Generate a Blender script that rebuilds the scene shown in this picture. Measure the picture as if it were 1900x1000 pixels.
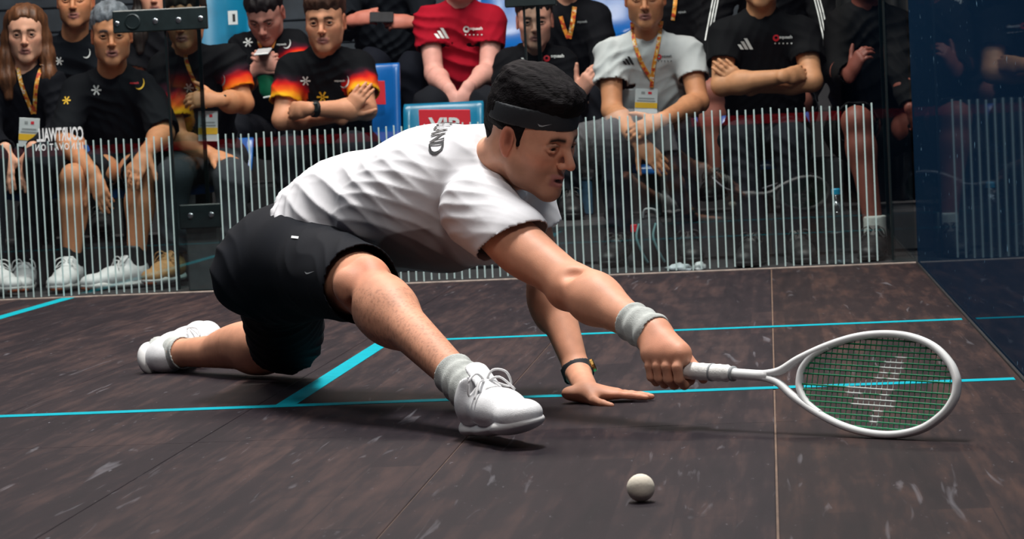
import bpy, bmesh, math, random
import numpy as np
from mathutils import Vector, Matrix
from mathutils.bvhtree import BVHTree

for o in list(bpy.data.objects):
    bpy.data.objects.remove(o)
scene = bpy.context.scene
COL = scene.collection
rnd = random.Random(7)

# ------------------------------------------------------------------ camera
FPX = 5181.9
CAM = np.array([2.6746, -6.0956, 0.6336])
YAW, PITCH, ROLL = 0.0937, -0.0569, -0.0467
_f = np.array([-math.sin(YAW)*math.cos(PITCH), math.cos(YAW)*math.cos(PITCH), math.sin(PITCH)])
_r0 = np.array([math.cos(YAW), math.sin(YAW), 0.0])
_u0 = np.cross(_r0, _f)
_r = _r0*math.cos(ROLL) + _u0*math.sin(ROLL)
_u = -_r0*math.sin(ROLL) + _u0*math.cos(ROLL)
cam_data = bpy.data.cameras.new('camera')
cam = bpy.data.objects.new('camera', cam_data)
COL.objects.link(cam)
cam.matrix_world = Matrix(((_r[0], _u[0], -_f[0], CAM[0]), (_r[1], _u[1], -_f[1], CAM[1]),
                           (_r[2], _u[2], -_f[2], CAM[2]), (0, 0, 0, 1)))
cam_data.sensor_width = 36.0
cam_data.lens = FPX/1900*36.0
cam_data.clip_start = 0.05
cam_data.clip_end = 100
cam_data.dof.use_dof = True
cam_data.dof.focus_distance = 5.9
cam_data.dof.aperture_fstop = 15.0
scene.camera = cam

# ------------------------------------------------------------------ world, lights, exposure
world = bpy.data.worlds.new('hall'); scene.world = world
world.use_nodes = True
world.node_tree.nodes['Background'].inputs[0].default_value = (0.42, 0.40, 0.62, 1)
world.node_tree.nodes['Background'].inputs[1].default_value = 0.030

def area(name, loc, target, sx, sy, power, col):
    l = bpy.data.lights.new(name, 'AREA'); l.shape = 'RECTANGLE'
    l.size = sx; l.size_y = sy; l.energy = power; l.color = col
    o = bpy.data.objects.new(name, l); COL.objects.link(o)
    o.location = loc
    d = Vector(target) - Vector(loc)
    o.rotation_euler = d.to_track_quat('-Z', 'Y').to_euler()
    return o
# the court's rig: floods hung above the four sides, a weaker bank above the stand
area('court_flood', (2.3, 0.05, 5.2), (2.0, 0.1, 0), 1.6, 0.7, 440, (1.0, 0.965, 0.93))
area('court_flood', (2.9, -4.6, 4.6), (1.9, 0.2, 0.3), 1.6, 1.0, 105, (1.0, 0.93, 0.90))
area('court_flood', (-1.5, 0.6, 5.2), (1.6, 0.4, 0), 1.6, 1.6, 75, (0.93, 0.96, 1.0))
area('stand_flood', (0.9, 4.0, 4.4), (0.9, 5.3, 0.7), 3.8, 0.6, 320, (1.0, 0.89, 0.80))
vs = scene.view_settings
vs.view_transform = 'Standard'; vs.look = 'None'; vs.gamma = 1.0; vs.use_curve_mapping = False
vs.exposure = 0.0

# ------------------------------------------------------------------ helpers
def W(px, py, Y):
    d = _f*FPX + _r*(px-950) - _u*(py-500)
    t = (Y-CAM[1])/d[1]
    return CAM + t*d
def WF(px, py, z=0.0):
    d = _f*FPX + _r*(px-950) - _u*(py-500)
    t = (z-CAM[2])/d[2]
    return CAM + t*d
def mpp(Y):
    return (Y-CAM[1])/FPX*1.0
def nrm(v):
    v = np.asarray(v, float)
    return v/np.linalg.norm(v)
def A(*v):
    return np.array(v, float)
def lin(r, g, b):
    f = lambda c: (c/12.92 if c <= .04045 else ((c+.055)/1.055)**2.4)
    return (f(r/255), f(g/255), f(b/255))

def _hash(ix, iy, iz, s):
    n = (ix*73856093) ^ (iy*19349663) ^ (iz*83492791) ^ (s*2654435)
    n = (n ^ (n >> 13))*1274126177 & 0x7fffffff
    n = (n ^ (n >> 16)) & 0xffff
    return n/65535.0
def vnoise(p, s=1):
    p = np.asarray(p, float)
    i = np.floor(p).astype(np.int64); f = p-i
    f = f*f*(3-2*f)
    r = 0
    for a in (0, 1):
        for b in (0, 1):
            for c in (0, 1):
                w = (f[:, 0] if a else 1-f[:, 0])*(f[:, 1] if b else 1-f[:, 1])*(f[:, 2] if c else 1-f[:, 2])
                r = r + w*_hash(i[:, 0]+a, i[:, 1]+b, i[:, 2]+c, s)
    return r

# ---- objects
ORG = {}
def link(o, parent=None):
    COL.objects.link(o)
    if parent is not None:
        o.parent = parent
    return o
def thing(name, label, cat, loc, group=None):
    o = bpy.data.objects.new(name, None); o.empty_display_size = .05
    COL.objects.link(o)
    o.location = tuple(loc); ORG[o.name] = A(*loc)
    o['label'] = label; o['category'] = cat
    if group: o['group'] = group
    return o
def tag(o, label=None, cat=None, group=None, kind=None):
    if label: o['label'] = label
    if cat: o['category'] = cat
    if group: o['group'] = group
    if kind: o['kind'] = kind
    return o
def mk(name, verts, faces, mat, parent=None, col=None, smooth=True, solid=0.0):
    verts = np.asarray(verts, float)
    if parent is None:
        lo, hi = verts.min(0), verts.max(0)
        org = A((lo[0]+hi[0])/2, (lo[1]+hi[1])/2, lo[2])
    else:
        org = ORG[parent.name]
    me = bpy.data.meshes.new(name)
    if isinstance(faces, np.ndarray) and len(faces):
        n, k = faces.shape
        me.vertices.add(len(verts)); me.vertices.foreach_set('co', (verts-org).astype(np.float32).ravel())
        me.loops.add(n*k); me.loops.foreach_set('vertex_index', faces.astype(np.int32).ravel())
        me.polygons.add(n)
        me.polygons.foreach_set('loop_start', np.arange(0, n*k, k, dtype=np.int32))
        me.update(calc_edges=True); me.validate()
    else:
        me.from_pydata((verts-org).tolist(), [], [list(f) for f in faces]); me.update()
    if col is not None:
        at = me.color_attributes.new('Col', 'FLOAT_COLOR', 'POINT')
        c = np.ones((len(me.vertices), 4), np.float32)
        c[:, :3] = col
        at.data.foreach_set('color', c.ravel())
    if smooth:
        me.polygons.foreach_set('use_smooth', np.ones(len(me.polygons), bool))
    me.materials.append(mat)
    o = bpy.data.objects.new(name, me)
    link(o, parent)
    if parent is None: o.location = tuple(org)
    ORG[o.name] = org
    if solid:
        m = o.modifiers.new('thick', 'SOLIDIFY'); m.thickness = solid; m.offset = -1
    return o

class MB:
    """collects hard-surface geometry for ONE mesh"""
    def __init__(s): s.v = []; s.f = []
    def add(s, v, f):
        n = len(s.v); s.v += [tuple(map(float, q)) for q in v]; s.f += [tuple(i+n for i in q) for q in f]
        return s
    def box(s, c, size, ax=None):
        ax = ax if ax is not None else np.eye(3)
        c = A(*c); h = A(*size)/2
        v = [c+ax[0]*h[0]*i+ax[1]*h[1]*j+ax[2]*h[2]*k for i in (-1, 1) for j in (-1, 1) for k in (-1, 1)]
        f = [(0, 1, 3, 2), (4, 6, 7, 5), (0, 4, 5, 1), (2, 3, 7, 6), (0, 2, 6, 4), (1, 5, 7, 3)]
        return s.add(v, f)
    def bbox(s, c, size, b, ax=None):
        """box with all edges chamfered by b"""
        ax = ax if ax is not None else np.eye(3)
        c = A(*c); h = A(*size)/2; v = []; idx = {}
        for i in (-1, 1):
            for j in (-1, 1):
                for k in (-1, 1):
                    for m in range(3):
                        e = [h[0]-b, h[1]-b, h[2]-b]; e[m] = h[m]
                        idx[(i, j, k, m)] = len(v)
                        v.append(c+ax[0]*e[0]*i+ax[1]*e[1]*j+ax[2]*e[2]*k)
        f = []
        for m in range(3):
            a, b2 = [q for q in range(3) if q != m]
            for sg in (-1, 1):
                q = []
                for (p, r) in ((-1, -1), (1, -1), (1, 1), (-1, 1)):
                    t = [0, 0, 0]; t[m] = sg; t[a] = p; t[b2] = r
                    q.append(idx[(*t, m)])
                f.append(q)
        for m in range(3):       # edges along axis m
            a, b2 = [q for q in range(3) if q != m]
            for p in (-1, 1):
                for r in (-1, 1):
                    t0 = [0, 0, 0]; t1 = [0, 0, 0]; t0[m] = -1; t1[m] = 1
                    for t in (t0, t1): t[a] = p; t[b2] = r
                    f.append([idx[(*t0, a)], idx[(*t1, a)], idx[(*t1, b2)], idx[(*t0, b2)]])
        for i in (-1, 1):
            for j in (-1, 1):
                for k in (-1, 1):
                    f.append([idx[(i, j, k, m)] for m in range(3)])
        return s.add(v, f)
    def tube(s, pts, r, seg=8, closed=False, flat=None):
        pts = [A(*p) for p in pts]; n = len(pts)
        rr = r if hasattr(r, '__len__') else [r]*n
        v = []; up = A(0.13, 0.21, 0.97)
        for i, p in enumerate(pts):
            t = nrm(pts[(i+1) % n]-pts[i-1]) if closed else nrm(pts[min(i+1, n-1)]-pts[max(i-1, 0)])
            if flat is not None:
                b = nrm(flat); a = nrm(np.cross(b, t)); sa, sb = 1.0, flat_ratio
            else:
                a = np.cross(t, up)
                a = nrm(a if np.linalg.norm(a) > .1 else np.cross(t, A(1, 0, 0)))
                sa = sb = 1.0
            b = np.cross(t, a)
            for q in range(seg):
                w = 2*math.pi*q/seg
                v.append(p+(a*math.cos(w)*sa+b*math.sin(w)*sb)*rr[i])
        f = []
        for i in range(n if closed else n-1):
            j = (i+1) % n
            for q in range(seg):
                f.append((i*seg+q, i*seg+(q+1) % seg, j*seg+(q+1) % seg, j*seg+q))
        if not closed:
            f.append(tuple(range(seg))[::-1]); f.append(tuple(range((n-1)*seg, n*seg)))
        return s.add(v, f)
    def lathe(s, c, prof, ax=(0, 0, 1), seg=20):
        ax = nrm(ax); a = nrm(np.cross(ax, A(.3, .9, .1))); b = np.cross(ax, a); c = A(*c); v = []
        for (r, z) in prof:
            for q in range(seg):
                w = 2*math.pi*q/seg
                v.append(c+ax*z+(a*math.cos(w)+b*math.sin(w))*r)
        f = []
        for i in range(len(prof)-1):
            for q in range(seg):
                f.append((i*seg+q, i*seg+(q+1) % seg, (i+1)*seg+(q+1) % seg, (i+1)*seg+q))
        f.append(tuple(range(seg))[::-1]); n = len(prof)-1
        f.append(tuple(range(n*seg, (n+1)*seg)))
        return s.add(v, f)
    def poly(s, pts): return s.add(pts, [tuple(range(len(pts)))])
    def build(s, name, mat, parent=None, smooth=False, col=None):
        o = mk(name, s.v, s.f, mat, parent, col=col, smooth=smooth)
        return o
flat_ratio = 0.6

def spline(pts, n):
    pts = [A(*p) for p in pts]; out = []
    m = len(pts)
    for i in range(m-1):
        p0, p1, p2, p3 = pts[max(i-1, 0)], pts[i], pts[i+1], pts[min(i+2, m-1)]
        for k in range(n):
            t = k/n
            out.append(.5*((2*p1)+(-p0+p2)*t+(2*p0-5*p1+4*p2-p3)*t*t+(-p0+3*p1-3*p2+p3)*t**3))
    out.append(pts[-1])
    return out

# ------------------------------------------------------------------ implicit modelling
class SDF:
    def __init__(s): s.ops = []
    def c(s, a, b, ra, rb, k=.02, n=None, f=1.0, cap=False, cap0=False, neg=False):
        s.ops.append(('c', A(*a), A(*b), ra, rb, k, None if n is None else nrm(n), f, cap, cap0, neg)); return s
    def e(s, c, r, R=None, k=.02, neg=False):
        s.ops.append(('e', A(*c), A(*r), np.eye(3) if R is None else np.asarray(R), k, neg)); return s
    def chain(s, pts, rs, k=.015, n=None, f=1.0):
        for i in range(len(pts)-1): s.c(pts[i], pts[i+1], rs[i], rs[i+1], k, n, f)
        return s
    def cutp(s, c, n, rad, k=.0):
        s.ops.append(('p', A(*c), nrm(n), rad, k)); return s
    def mesh(s, h, caps=True):
        los, his = [], []
        for o in s.ops:
            if o[0] == 'c' and not o[10]:
                R = max(o[3], o[4])*max(1, o[7]); los.append(np.minimum(o[1], o[2])-R); his.append(np.maximum(o[1], o[2])+R)
            elif o[0] == 'e' and not o[5]:
                R = (np.abs(o[3].T)@o[2]); los.append(o[1]-R); his.append(o[1]+R)
        lo = np.min(los, 0)-4*h-.01; hi = np.max(his, 0)+4*h+.01
        n = np.ceil((hi-lo)/h).astype(int)+1
        V = np.full(n, 1e3, np.float32)
        ax = [(lo[i]+h*np.arange(n[i])).astype(np.float32) for i in range(3)]
        def blk(l, u):
            i0 = np.clip(np.floor((l-lo)/h).astype(int), 0, n-1); i1 = np.clip(np.ceil((u-lo)/h).astype(int)+1, 0, n)
            sl = tuple(slice(i0[q], i1[q]) for q in range(3))
            x = ax[0][sl[0]][:, None, None]; y = ax[1][sl[1]][None, :, None]; z = ax[2][sl[2]][None, None, :]
            return sl, x, y, z
        for o in s.ops:
            if o[0] == 'c':
                _, a, b, ra, rb, k, nn, f, cap, cap0, neg = o
                R = max(ra, rb)*max(1, f)+k+2.5*h
                sl, x, y, z = blk(np.minimum(a, b)-R, np.maximum(a, b)+R)
                if 0 in V[sl].shape: continue
                px, py, pz = x-a[0], y-a[1], z-a[2]; ba = b-a
                d2 = None
                if cap is not False or cap0:
                    u = ba/np.linalg.norm(ba); L = np.linalg.norm(ba)
                    dot = px*u[0]+py*u[1]+pz*u[2]
                    if isinstance(cap, np.ndarray): d2 = px*cap[0]+py*cap[1]+pz*cap[2]-ba@cap
                    elif cap: d2 = dot-L
                    if cap0: d2 = -dot if d2 is None else np.maximum(d2, -dot)
                if nn is not None and f != 1:
                    q = (px*nn[0]+py*nn[1]+pz*nn[2])*(1/f-1)
                    px, py, pz = px+nn[0]*q, py+nn[1]*q, pz+nn[2]*q
                    ba = ba+nn*(ba@nn)*(1/f-1)
                t = np.clip((px*ba[0]+py*ba[1]+pz*ba[2])/max(ba@ba, 1e-12), 0, 1)
                d = np.sqrt((px-t*ba[0])**2+(py-t*ba[1])**2+(pz-t*ba[2])**2)-(ra+(rb-ra)*t)
                if f < 1: d = d*(.5+.5*f)
                if d2 is not None: d = np.maximum(d, d2)
            elif o[0] == 'e':
                _, c, r, Rm, k, neg = o
                R = (np.abs(Rm.T)@r)+k+2.5*h
                sl, x, y, z = blk(c-R, c+R)
                if 0 in V[sl].shape: continue
                px, py, pz = x-c[0], y-c[1], z-c[2]
                l = [(px*Rm[i][0]+py*Rm[i][1]+pz*Rm[i][2])/r[i] for i in range(3)]
                k0 = np.sqrt(l[0]**2+l[1]**2+l[2]**2)
                k1 = np.sqrt((l[0]/r[0])**2+(l[1]/r[1])**2+(l[2]/r[2])**2)+1e-6
                d = k0*(k0-1)/k1
            else:
                _, c, nn, rad, k = o
                sl, x, y, z = blk(c-rad, c+rad)
                px, py, pz = x-c[0], y-c[1], z-c[2]
                d = -(px*nn[0]+py*nn[1]+pz*nn[2])
                v = V[sl]
                ins = (px*px+py*py+pz*pz) < rad*rad
                V[sl] = np.where(ins, np.maximum(v, -d), v)
                continue
            v = V[sl]; d = d.astype(np.float32)
            if neg:
                v = -v
                hh = np.maximum(k-np.abs(v-d), 0)/max(k, 1e-6)
                V[sl] = -(np.minimum(v, d)-hh*hh*k*.25)
            else:
                hh = np.maximum(k-np.abs(v-d), 0)/max(k, 1e-6)
                V[sl] = np.minimum(v, d)-hh*hh*k*.25
        return surface_nets(V, lo, h)

def surface_nets(V, lo, h):
    n = np.array(V.shape); S = V < 0
    c = np.zeros(n-1, np.int8)
    for i in (0, 1):
        for j in (0, 1):
            for k in (0, 1):
                c += S[i:n[0]-1+i, j:n[1]-1+j, k:n[2]-1+k]
    act = (c > 0) & (c < 8)
    idx = np.argwhere(act)
    ID = np.full(act.shape, -1, np.int32); ID[act] = np.arange(len(idx))
    acc = np.zeros((len(idx), 3)); cnt = np.zeros(len(idx))
    cor = [(i, j, k) for i in (0, 1) for j in (0, 1) for k in (0, 1)]
    val = {q: np.clip(V[idx[:, 0]+q[0], idx[:, 1]+q[1], idx[:, 2]+q[2]], -4*h, 4*h) for q in cor}
    for q in cor:
        for m in range(3):
            if q[m] == 0:
                q2 = list(q); q2[m] = 1; q2 = tuple(q2)
                a, b = val[q], val[q2]
                x = (a < 0) != (b < 0)
                t = np.where(x, a/(a-b+1e-12), 0)
                p = np.tile(A(*q), (len(idx), 1)); p[:, m] += t
                acc[x] += p[x]; cnt[x] += 1
    verts = lo+h*(idx+acc/np.maximum(cnt, 1)[:, None])
    faces = []
    for m in range(3):
        a, b = [(1, 2), (2, 0), (0, 1)][m]
        sh = [slice(1, -1)]*3; sh[m] = slice(0, -1)
        sh2 = [slice(1, -1)]*3; sh2[m] = slice(1, None)
        s0, s1 = S[tuple(sh)], S[tuple(sh2)]
        e = np.argwhere(s0 != s1)
        if not len(e): continue
        inside = s0[tuple(e.T)]
        e = e.copy(); off = np.ones(3, int); off[m] = 0; e = e+off
        def g(da, db):
            q = e.copy(); q[:, a] += da; q[:, b] += db
            return ID[q[:, 0], q[:, 1], q[:, 2]]
        quad = np.stack([g(-1, -1), g(0, -1), g(0, 0), g(-1, 0)], 1)
        quad[~inside] = quad[~inside][:, ::-1]
        faces.append(quad)
    F = np.concatenate(faces) if faces else np.zeros((0, 4), int)
    F = F[(F >= 0).all(1)]
    return verts, F

def vnormals(v, f):
    a = v[f[:, 2]]-v[f[:, 0]]; b = v[f[:, 3]]-v[f[:, 1]]
    fn = np.cross(a, b); N = np.zeros_like(v)
    for i in range(4): np.add.at(N, f[:, i], fn)
    return N/(np.linalg.norm(N, axis=1)[:, None]+1e-12)
def relax(v, f, it=1, w=.5):
    for _ in range(it):
        S = np.zeros_like(v); C = np.zeros(len(v))
        for i in range(4):
            np.add.at(S, f[:, i], v[f[:, (i+1) % 4]]); np.add.at(C, f[:, i], 1)
            np.add.at(S, f[:, i], v[f[:, (i+3) % 4]]); np.add.at(C, f[:, i], 1)
        v = v*(1-w)+w*S/np.maximum(C, 1)[:, None]
    return v
def uncap(v, f, planes, h):
    cen = v[f].mean(1); keep = np.ones(len(f), bool)
    fn = np.cross(v[f[:, 2]]-v[f[:, 0]], v[f[:, 3]]-v[f[:, 1]]); fn /= np.linalg.norm(fn, axis=1)[:, None]+1e-12
    for c, n, rad in planes:
        n = nrm(n); d = (cen-c)@n
        keep &= ~((np.abs(d) < .9*h) & (np.linalg.norm(cen-c, axis=1) < rad) & (fn@n > .6))
    f = f[keep]; used = np.unique(f); mp = np.full(len(v), -1); mp[used] = np.arange(len(used))
    return v[used], mp[f]
def cat(parts):
    vs_, fs_, n = [], [], 0
    for v, f in parts:
        vs_.append(v); fs_.append(f+n); n += len(v)
    return np.concatenate(vs_), np.concatenate(fs_)

# ------------------------------------------------------------------ materials
def newmat(name):
    m = bpy.data.materials.new(name); m.use_nodes = True
    nt = m.node_tree; b = nt.nodes['Principled BSDF']
    return m, nt, b
def plain(name, col, rough=.5, metal=0, spec=.5, noise=0, nscale=40, bump=0, bscale=200, emit=None, alpha=1):
    m, nt, b = newmat(name)
    b.inputs['Base Color'].default_value = (*col, 1); b.inputs['Roughness'].default_value = rough
    b.inputs['Metallic'].default_value = metal; b.inputs['Specular IOR Level'].default_value = spec
    tc = nt.nodes.new('ShaderNodeTexCoord')
    if noise:
        n = nt.nodes.new('ShaderNodeTexNoise'); n.inputs['Scale'].default_value = nscale; n.inputs['Detail'].default_value = 4
        nt.links.new(tc.outputs['Object'], n.inputs['Vector'])
        mr = nt.nodes.new('ShaderNodeMapRange'); mr.inputs['From Min'].default_value = .3; mr.inputs['From Max'].default_value = .7
        mr.inputs['To Min'].default_value = 1-noise; mr.inputs['To Max'].default_value = 1+noise
        nt.links.new(n.outputs['Fac'], mr.inputs['Value'])
        mx = nt.nodes.new('ShaderNodeVectorMath'); mx.operation = 'SCALE'; mx.inputs[0].default_value = col
        nt.links.new(mr.outputs[0], mx.inputs['Scale']); nt.links.new(mx.outputs[0], b.inputs['Base Color'])
    if bump:
        n = nt.nodes.new('ShaderNodeTexNoise'); n.inputs['Scale'].default_value = bscale; n.inputs['Detail'].default_value = 3
        nt.links.new(tc.outputs['Object'], n.inputs['Vector'])
        bp = nt.nodes.new('ShaderNodeBump'); bp.inputs['Strength'].default_value = bump; bp.inputs['Distance'].default_value = .002
        nt.links.new(n.outputs['Fac'], bp.inputs['Height']); nt.links.new(bp.outputs[0], b.inputs['Normal'])
    return m
def attr(name, rough=.6, spec=.4, bump=.1, bscale=300, noise=.06, nscale=60, sss=0, sheen=0, stretch=(1, 1, 1)):
    m, nt, b = newmat(name)
    at = nt.nodes.new('ShaderNodeVertexColor'); at.layer_name = 'Col'
    tc = nt.nodes.new('ShaderNodeTexCoord')
    mp = nt.nodes.new('ShaderNodeMapping'); mp.inputs['Scale'].default_value = stretch
    nt.links.new(tc.outputs['Object'], mp.inputs['Vector'])
    n = nt.nodes.new('ShaderNodeTexNoise'); n.inputs['Scale'].default_value = nscale; n.inputs['Detail'].default_value = 5
    nt.links.new(mp.outputs[0], n.inputs['Vector'])
    mr = nt.nodes.new('ShaderNodeMapRange'); mr.inputs['From Min'].default_value = .3; mr.inputs['From Max'].default_value = .7
    mr.inputs['To Min'].default_value = 1-noise; mr.inputs['To Max'].default_value = 1+noise
    nt.links.new(n.outputs['Fac'], mr.inputs['Value'])
    mx = nt.nodes.new('ShaderNodeVectorMath'); mx.operation = 'SCALE'
    nt.links.new(at.outputs['Color'], mx.inputs[0]); nt.links.new(mr.outputs[0], mx.inputs['Scale'])
    nt.links.new(mx.outputs[0], b.inputs['Base Color'])
    n2 = nt.nodes.new('ShaderNodeTexNoise'); n2.inputs['Scale'].default_value = bscale; n2.inputs['Detail'].default_value = 2
    nt.links.new(mp.outputs[0], n2.inputs['Vector'])
    bp = nt.nodes.new('ShaderNodeBump'); bp.inputs['Strength'].default_value = bump; bp.inputs['Distance'].default_value = .002
    nt.links.new(n2.outputs['Fac'], bp.inputs['Height']); nt.links.new(bp.outputs[0], b.inputs['Normal'])
    b.inputs['Roughness'].default_value = rough; b.inputs['Specular IOR Level'].default_value = spec
    if sss:
        b.inputs['Subsurface Weight'].default_value = sss
        b.inputs['Subsurface Radius'].default_value = (.012, .005, .003); b.inputs['Subsurface Scale'].default_value = 1.0
    if sheen: b.inputs['Sheen Weight'].default_value = sheen
    return m
M = {}
M['skin'] = attr('skin', rough=.54, spec=.34, bump=.12, bscale=420, noise=.07, nscale=45, sss=.12)
M['cloth'] = attr('cloth', rough=.85, spec=.15, bump=.15, bscale=900, noise=.05, nscale=25)
M['hair'] = attr('hair', rough=.5, spec=.4, bump=.9, bscale=170, noise=.35, nscale=110, stretch=(1, 1, .22))
M['hair_short'] = attr('hair_short', rough=.55, spec=.22, bump=.9, bscale=260, noise=.3, nscale=120)
M['eye'] = attr('eye', rough=.12, spec=.5, bump=0, noise=0)
M['hair_player'] = attr('hair_player', rough=.72, spec=.08, bump=1.0, bscale=420, noise=.5, nscale=260, stretch=(.16, 1, .6))
M['knit'] = plain('grey_knit', lin(186, 190, 186), .9, spec=.1, noise=.12, nscale=90, bump=.9, bscale=700)
M['shoe_white'] = plain('white_shoe', (.78, .79, .80), .45, spec=.4, noise=.06, nscale=60, bump=.25, bscale=500)
M['rubber_white'] = plain('white_rubber', (.70, .70, .69), .5, noise=.06, nscale=30)
M['lace'] = plain('lace', (.8, .8, .8), .8, bump=.4, bscale=900)
M['shoe_tan'] = plain('tan_shoe', lin(176, 132, 84), .7, noise=.15, nscale=70, bump=.3)
M['shoe_black'] = plain('black_shoe', (.012, .012, .014), .5, noise=.2)
M['rubber_gum'] = plain('gum_rubber', lin(150, 70, 30), .6)
M['black'] = plain('black_matt', (.008, .009, .011), .5, noise=.2)
M['black_metal'] = plain('black_metal', lin(30, 42, 44), .38, metal=.3, noise=.2, nscale=25)
M['steel'] = plain('bolt_steel', (.62, .66, .68), .25, metal=1.0)
M['blackband'] = plain('black_elastic', (.010, .013, .017), .7, bump=.4, bscale=800)
M['gold'] = plain('gold_metal', (.8, .5, .15), .25, metal=1.0)
M['white'] = plain('white_print', (.80, .82, .82), .6)
M['grey_print'] = plain('grey_print', (.30, .32, .33), .6)
M['black_print'] = plain('black_print', (.01, .01, .012), .6)
M['red_print'] = plain('red_print', lin(214, 30, 48), .6)
M['yellow_print'] = plain('yellow_print', lin(236, 186, 40), .6)
M['card'] = plain('badge_card', (.62, .66, .68), .45)
M['paper'] = plain('paper', (.55, .62, .66), .7, noise=.2, nscale=60)
M['phone'] = plain('phone_shell', (.55, .55, .58), .3)
M['blue_plastic'] = plain('blue_plastic', lin(10, 92, 168), .28, spec=.6, noise=.08, nscale=12)
M['teal_plastic'] = plain('teal_plastic', lin(8, 112, 150), .28, spec=.6, noise=.08, nscale=12)
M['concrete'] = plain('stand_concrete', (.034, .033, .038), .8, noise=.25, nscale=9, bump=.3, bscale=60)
M['plank'] = plain('grey_plank', lin(62, 70, 80), .7, noise=.3, nscale=7)
M['bag'] = plain('bag_fabric', (.012, .012, .016), .8, noise=.3, bump=.4)
M['racket'] = plain('racket_paint', (.82, .84, .83), .3, spec=.5)
M['grip'] = plain('grip_tape', (.80, .80, .77), .7, bump=.4, bscale=300, noise=.05)
M['ball'] = plain('ball_rubber', lin(226, 218, 200), .75, noise=.05, bump=.2)

def lanyard_mat():
    m, nt, b = newmat('lanyard_ribbon')
    tc = nt.nodes.new('ShaderNodeTexCoord')
    n = nt.nodes.new('ShaderNodeTexNoise'); n.inputs['Scale'].default_value = 55; n.inputs['Detail'].default_value = 2
    nt.links.new(tc.outputs['Object'], n.inputs['Vector'])
    r = nt.nodes.new('ShaderNodeValToRGB'); r.color_ramp.interpolation = 'CONSTANT'
    e = r.color_ramp.elements; e[0].position = 0; e[0].color = (*lin(200, 70, 40), 1)
    e[1].position = .43; e[1].color = (*lin(235, 150, 50), 1)
    for p, c in ((.55, lin(240, 190, 90)), (.62, lin(240, 225, 215)), (.68, lin(220, 90, 50))):
        q = e.new(p); q.color = (*c, 1)
    nt.links.new(n.outputs['Fac'], r.inputs['Fac']); nt.links.new(r.outputs[0], b.inputs['Base Color'])
    b.inputs['Roughness'].default_value = .6
    return m
M['lanyard'] = lanyard_mat()

def glass_mat(name, tint, refl, rough=.0):
    m = bpy.data.materials.new(name); m.use_nodes = True; nt = m.node_tree
    for n in list(nt.nodes): nt.nodes.remove(n)
    out = nt.nodes.new('ShaderNodeOutputMaterial'); tr = nt.nodes.new('ShaderNodeBsdfTransparent'); gl = nt.nodes.new('ShaderNodeBsdfGlossy')
    tr.inputs[0].default_value = (*tint, 1); gl.inputs['Roughness'].default_value = rough
    mx = nt.nodes.new('ShaderNodeMixShader'); mx.inputs[0].default_value = refl
    nt.links.new(tr.outputs[0], mx.inputs[1]); nt.links.new(gl.outputs[0], mx.inputs[2]); nt.links.new(mx.outputs[0], out.inputs[0])
    return m
M['glass'] = glass_mat('court_glass', (.89, .92, .92), .07)
M['fin_glass'] = glass_mat('fin_glass', (.74, .82, .82), .035)
M['bottle_glass'] = glass_mat('bottle_plastic', (.80, .86, .88), .16, .08)

def sidewall_mat():
    m = bpy.data.materials.new('dark_blue_one_way_glass'); m.use_nodes = True; nt = m.node_tree
    for n in list(nt.nodes): nt.nodes.remove(n)
    out = nt.nodes.new('ShaderNodeOutputMaterial'); df = nt.nodes.new('ShaderNodeBsdfDiffuse'); gl = nt.nodes.new('ShaderNodeBsdfGlossy')
    tc = nt.nodes.new('ShaderNodeTexCoord'); mp = nt.nodes.new('ShaderNodeMapping'); mp.inputs['Scale'].default_value = (1, 3, 26)
    nt.links.new(tc.outputs['Object'], mp.inputs['Vector'])
    # pale specks and streaks, elongated upright
    mp.inputs['Scale'].default_value = (1, 16, 24)
    vo = nt.nodes.new('ShaderNodeTexNoise'); vo.inputs['Scale'].default_value = 1.0; vo.inputs['Detail'].default_value = 3
    nt.links.new(mp.outputs[0], vo.inputs['Vector'])
    cr = nt.nodes.new('ShaderNodeValToRGB'); cr.color_ramp.elements[0].position = .69; cr.color_ramp.elements[1].position = .77
    cr.color_ramp.elements[0].color = (*lin(15, 36, 58), 1); cr.color_ramp.elements[1].color = (*lin(110, 150, 175), 1)
    nt.links.new(vo.outputs['Fac'], cr.inputs['Fac']); nt.links.new(cr.outputs[0], df.inputs[0])
    gl.inputs['Roughness'].default_value = .02; gl.inputs[0].default_value = (.75, .88, 1, 1)
    mx = nt.nodes.new('ShaderNodeMixShader'); mx.inputs[0].default_value = .19
    nt.links.new(df.outputs[0], mx.inputs[1]); nt.links.new(gl.outputs[0], mx.inputs[2]); nt.links.new(mx.outputs[0], out.inputs[0])
    return m
M['sidewall'] = sidewall_mat()

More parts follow.
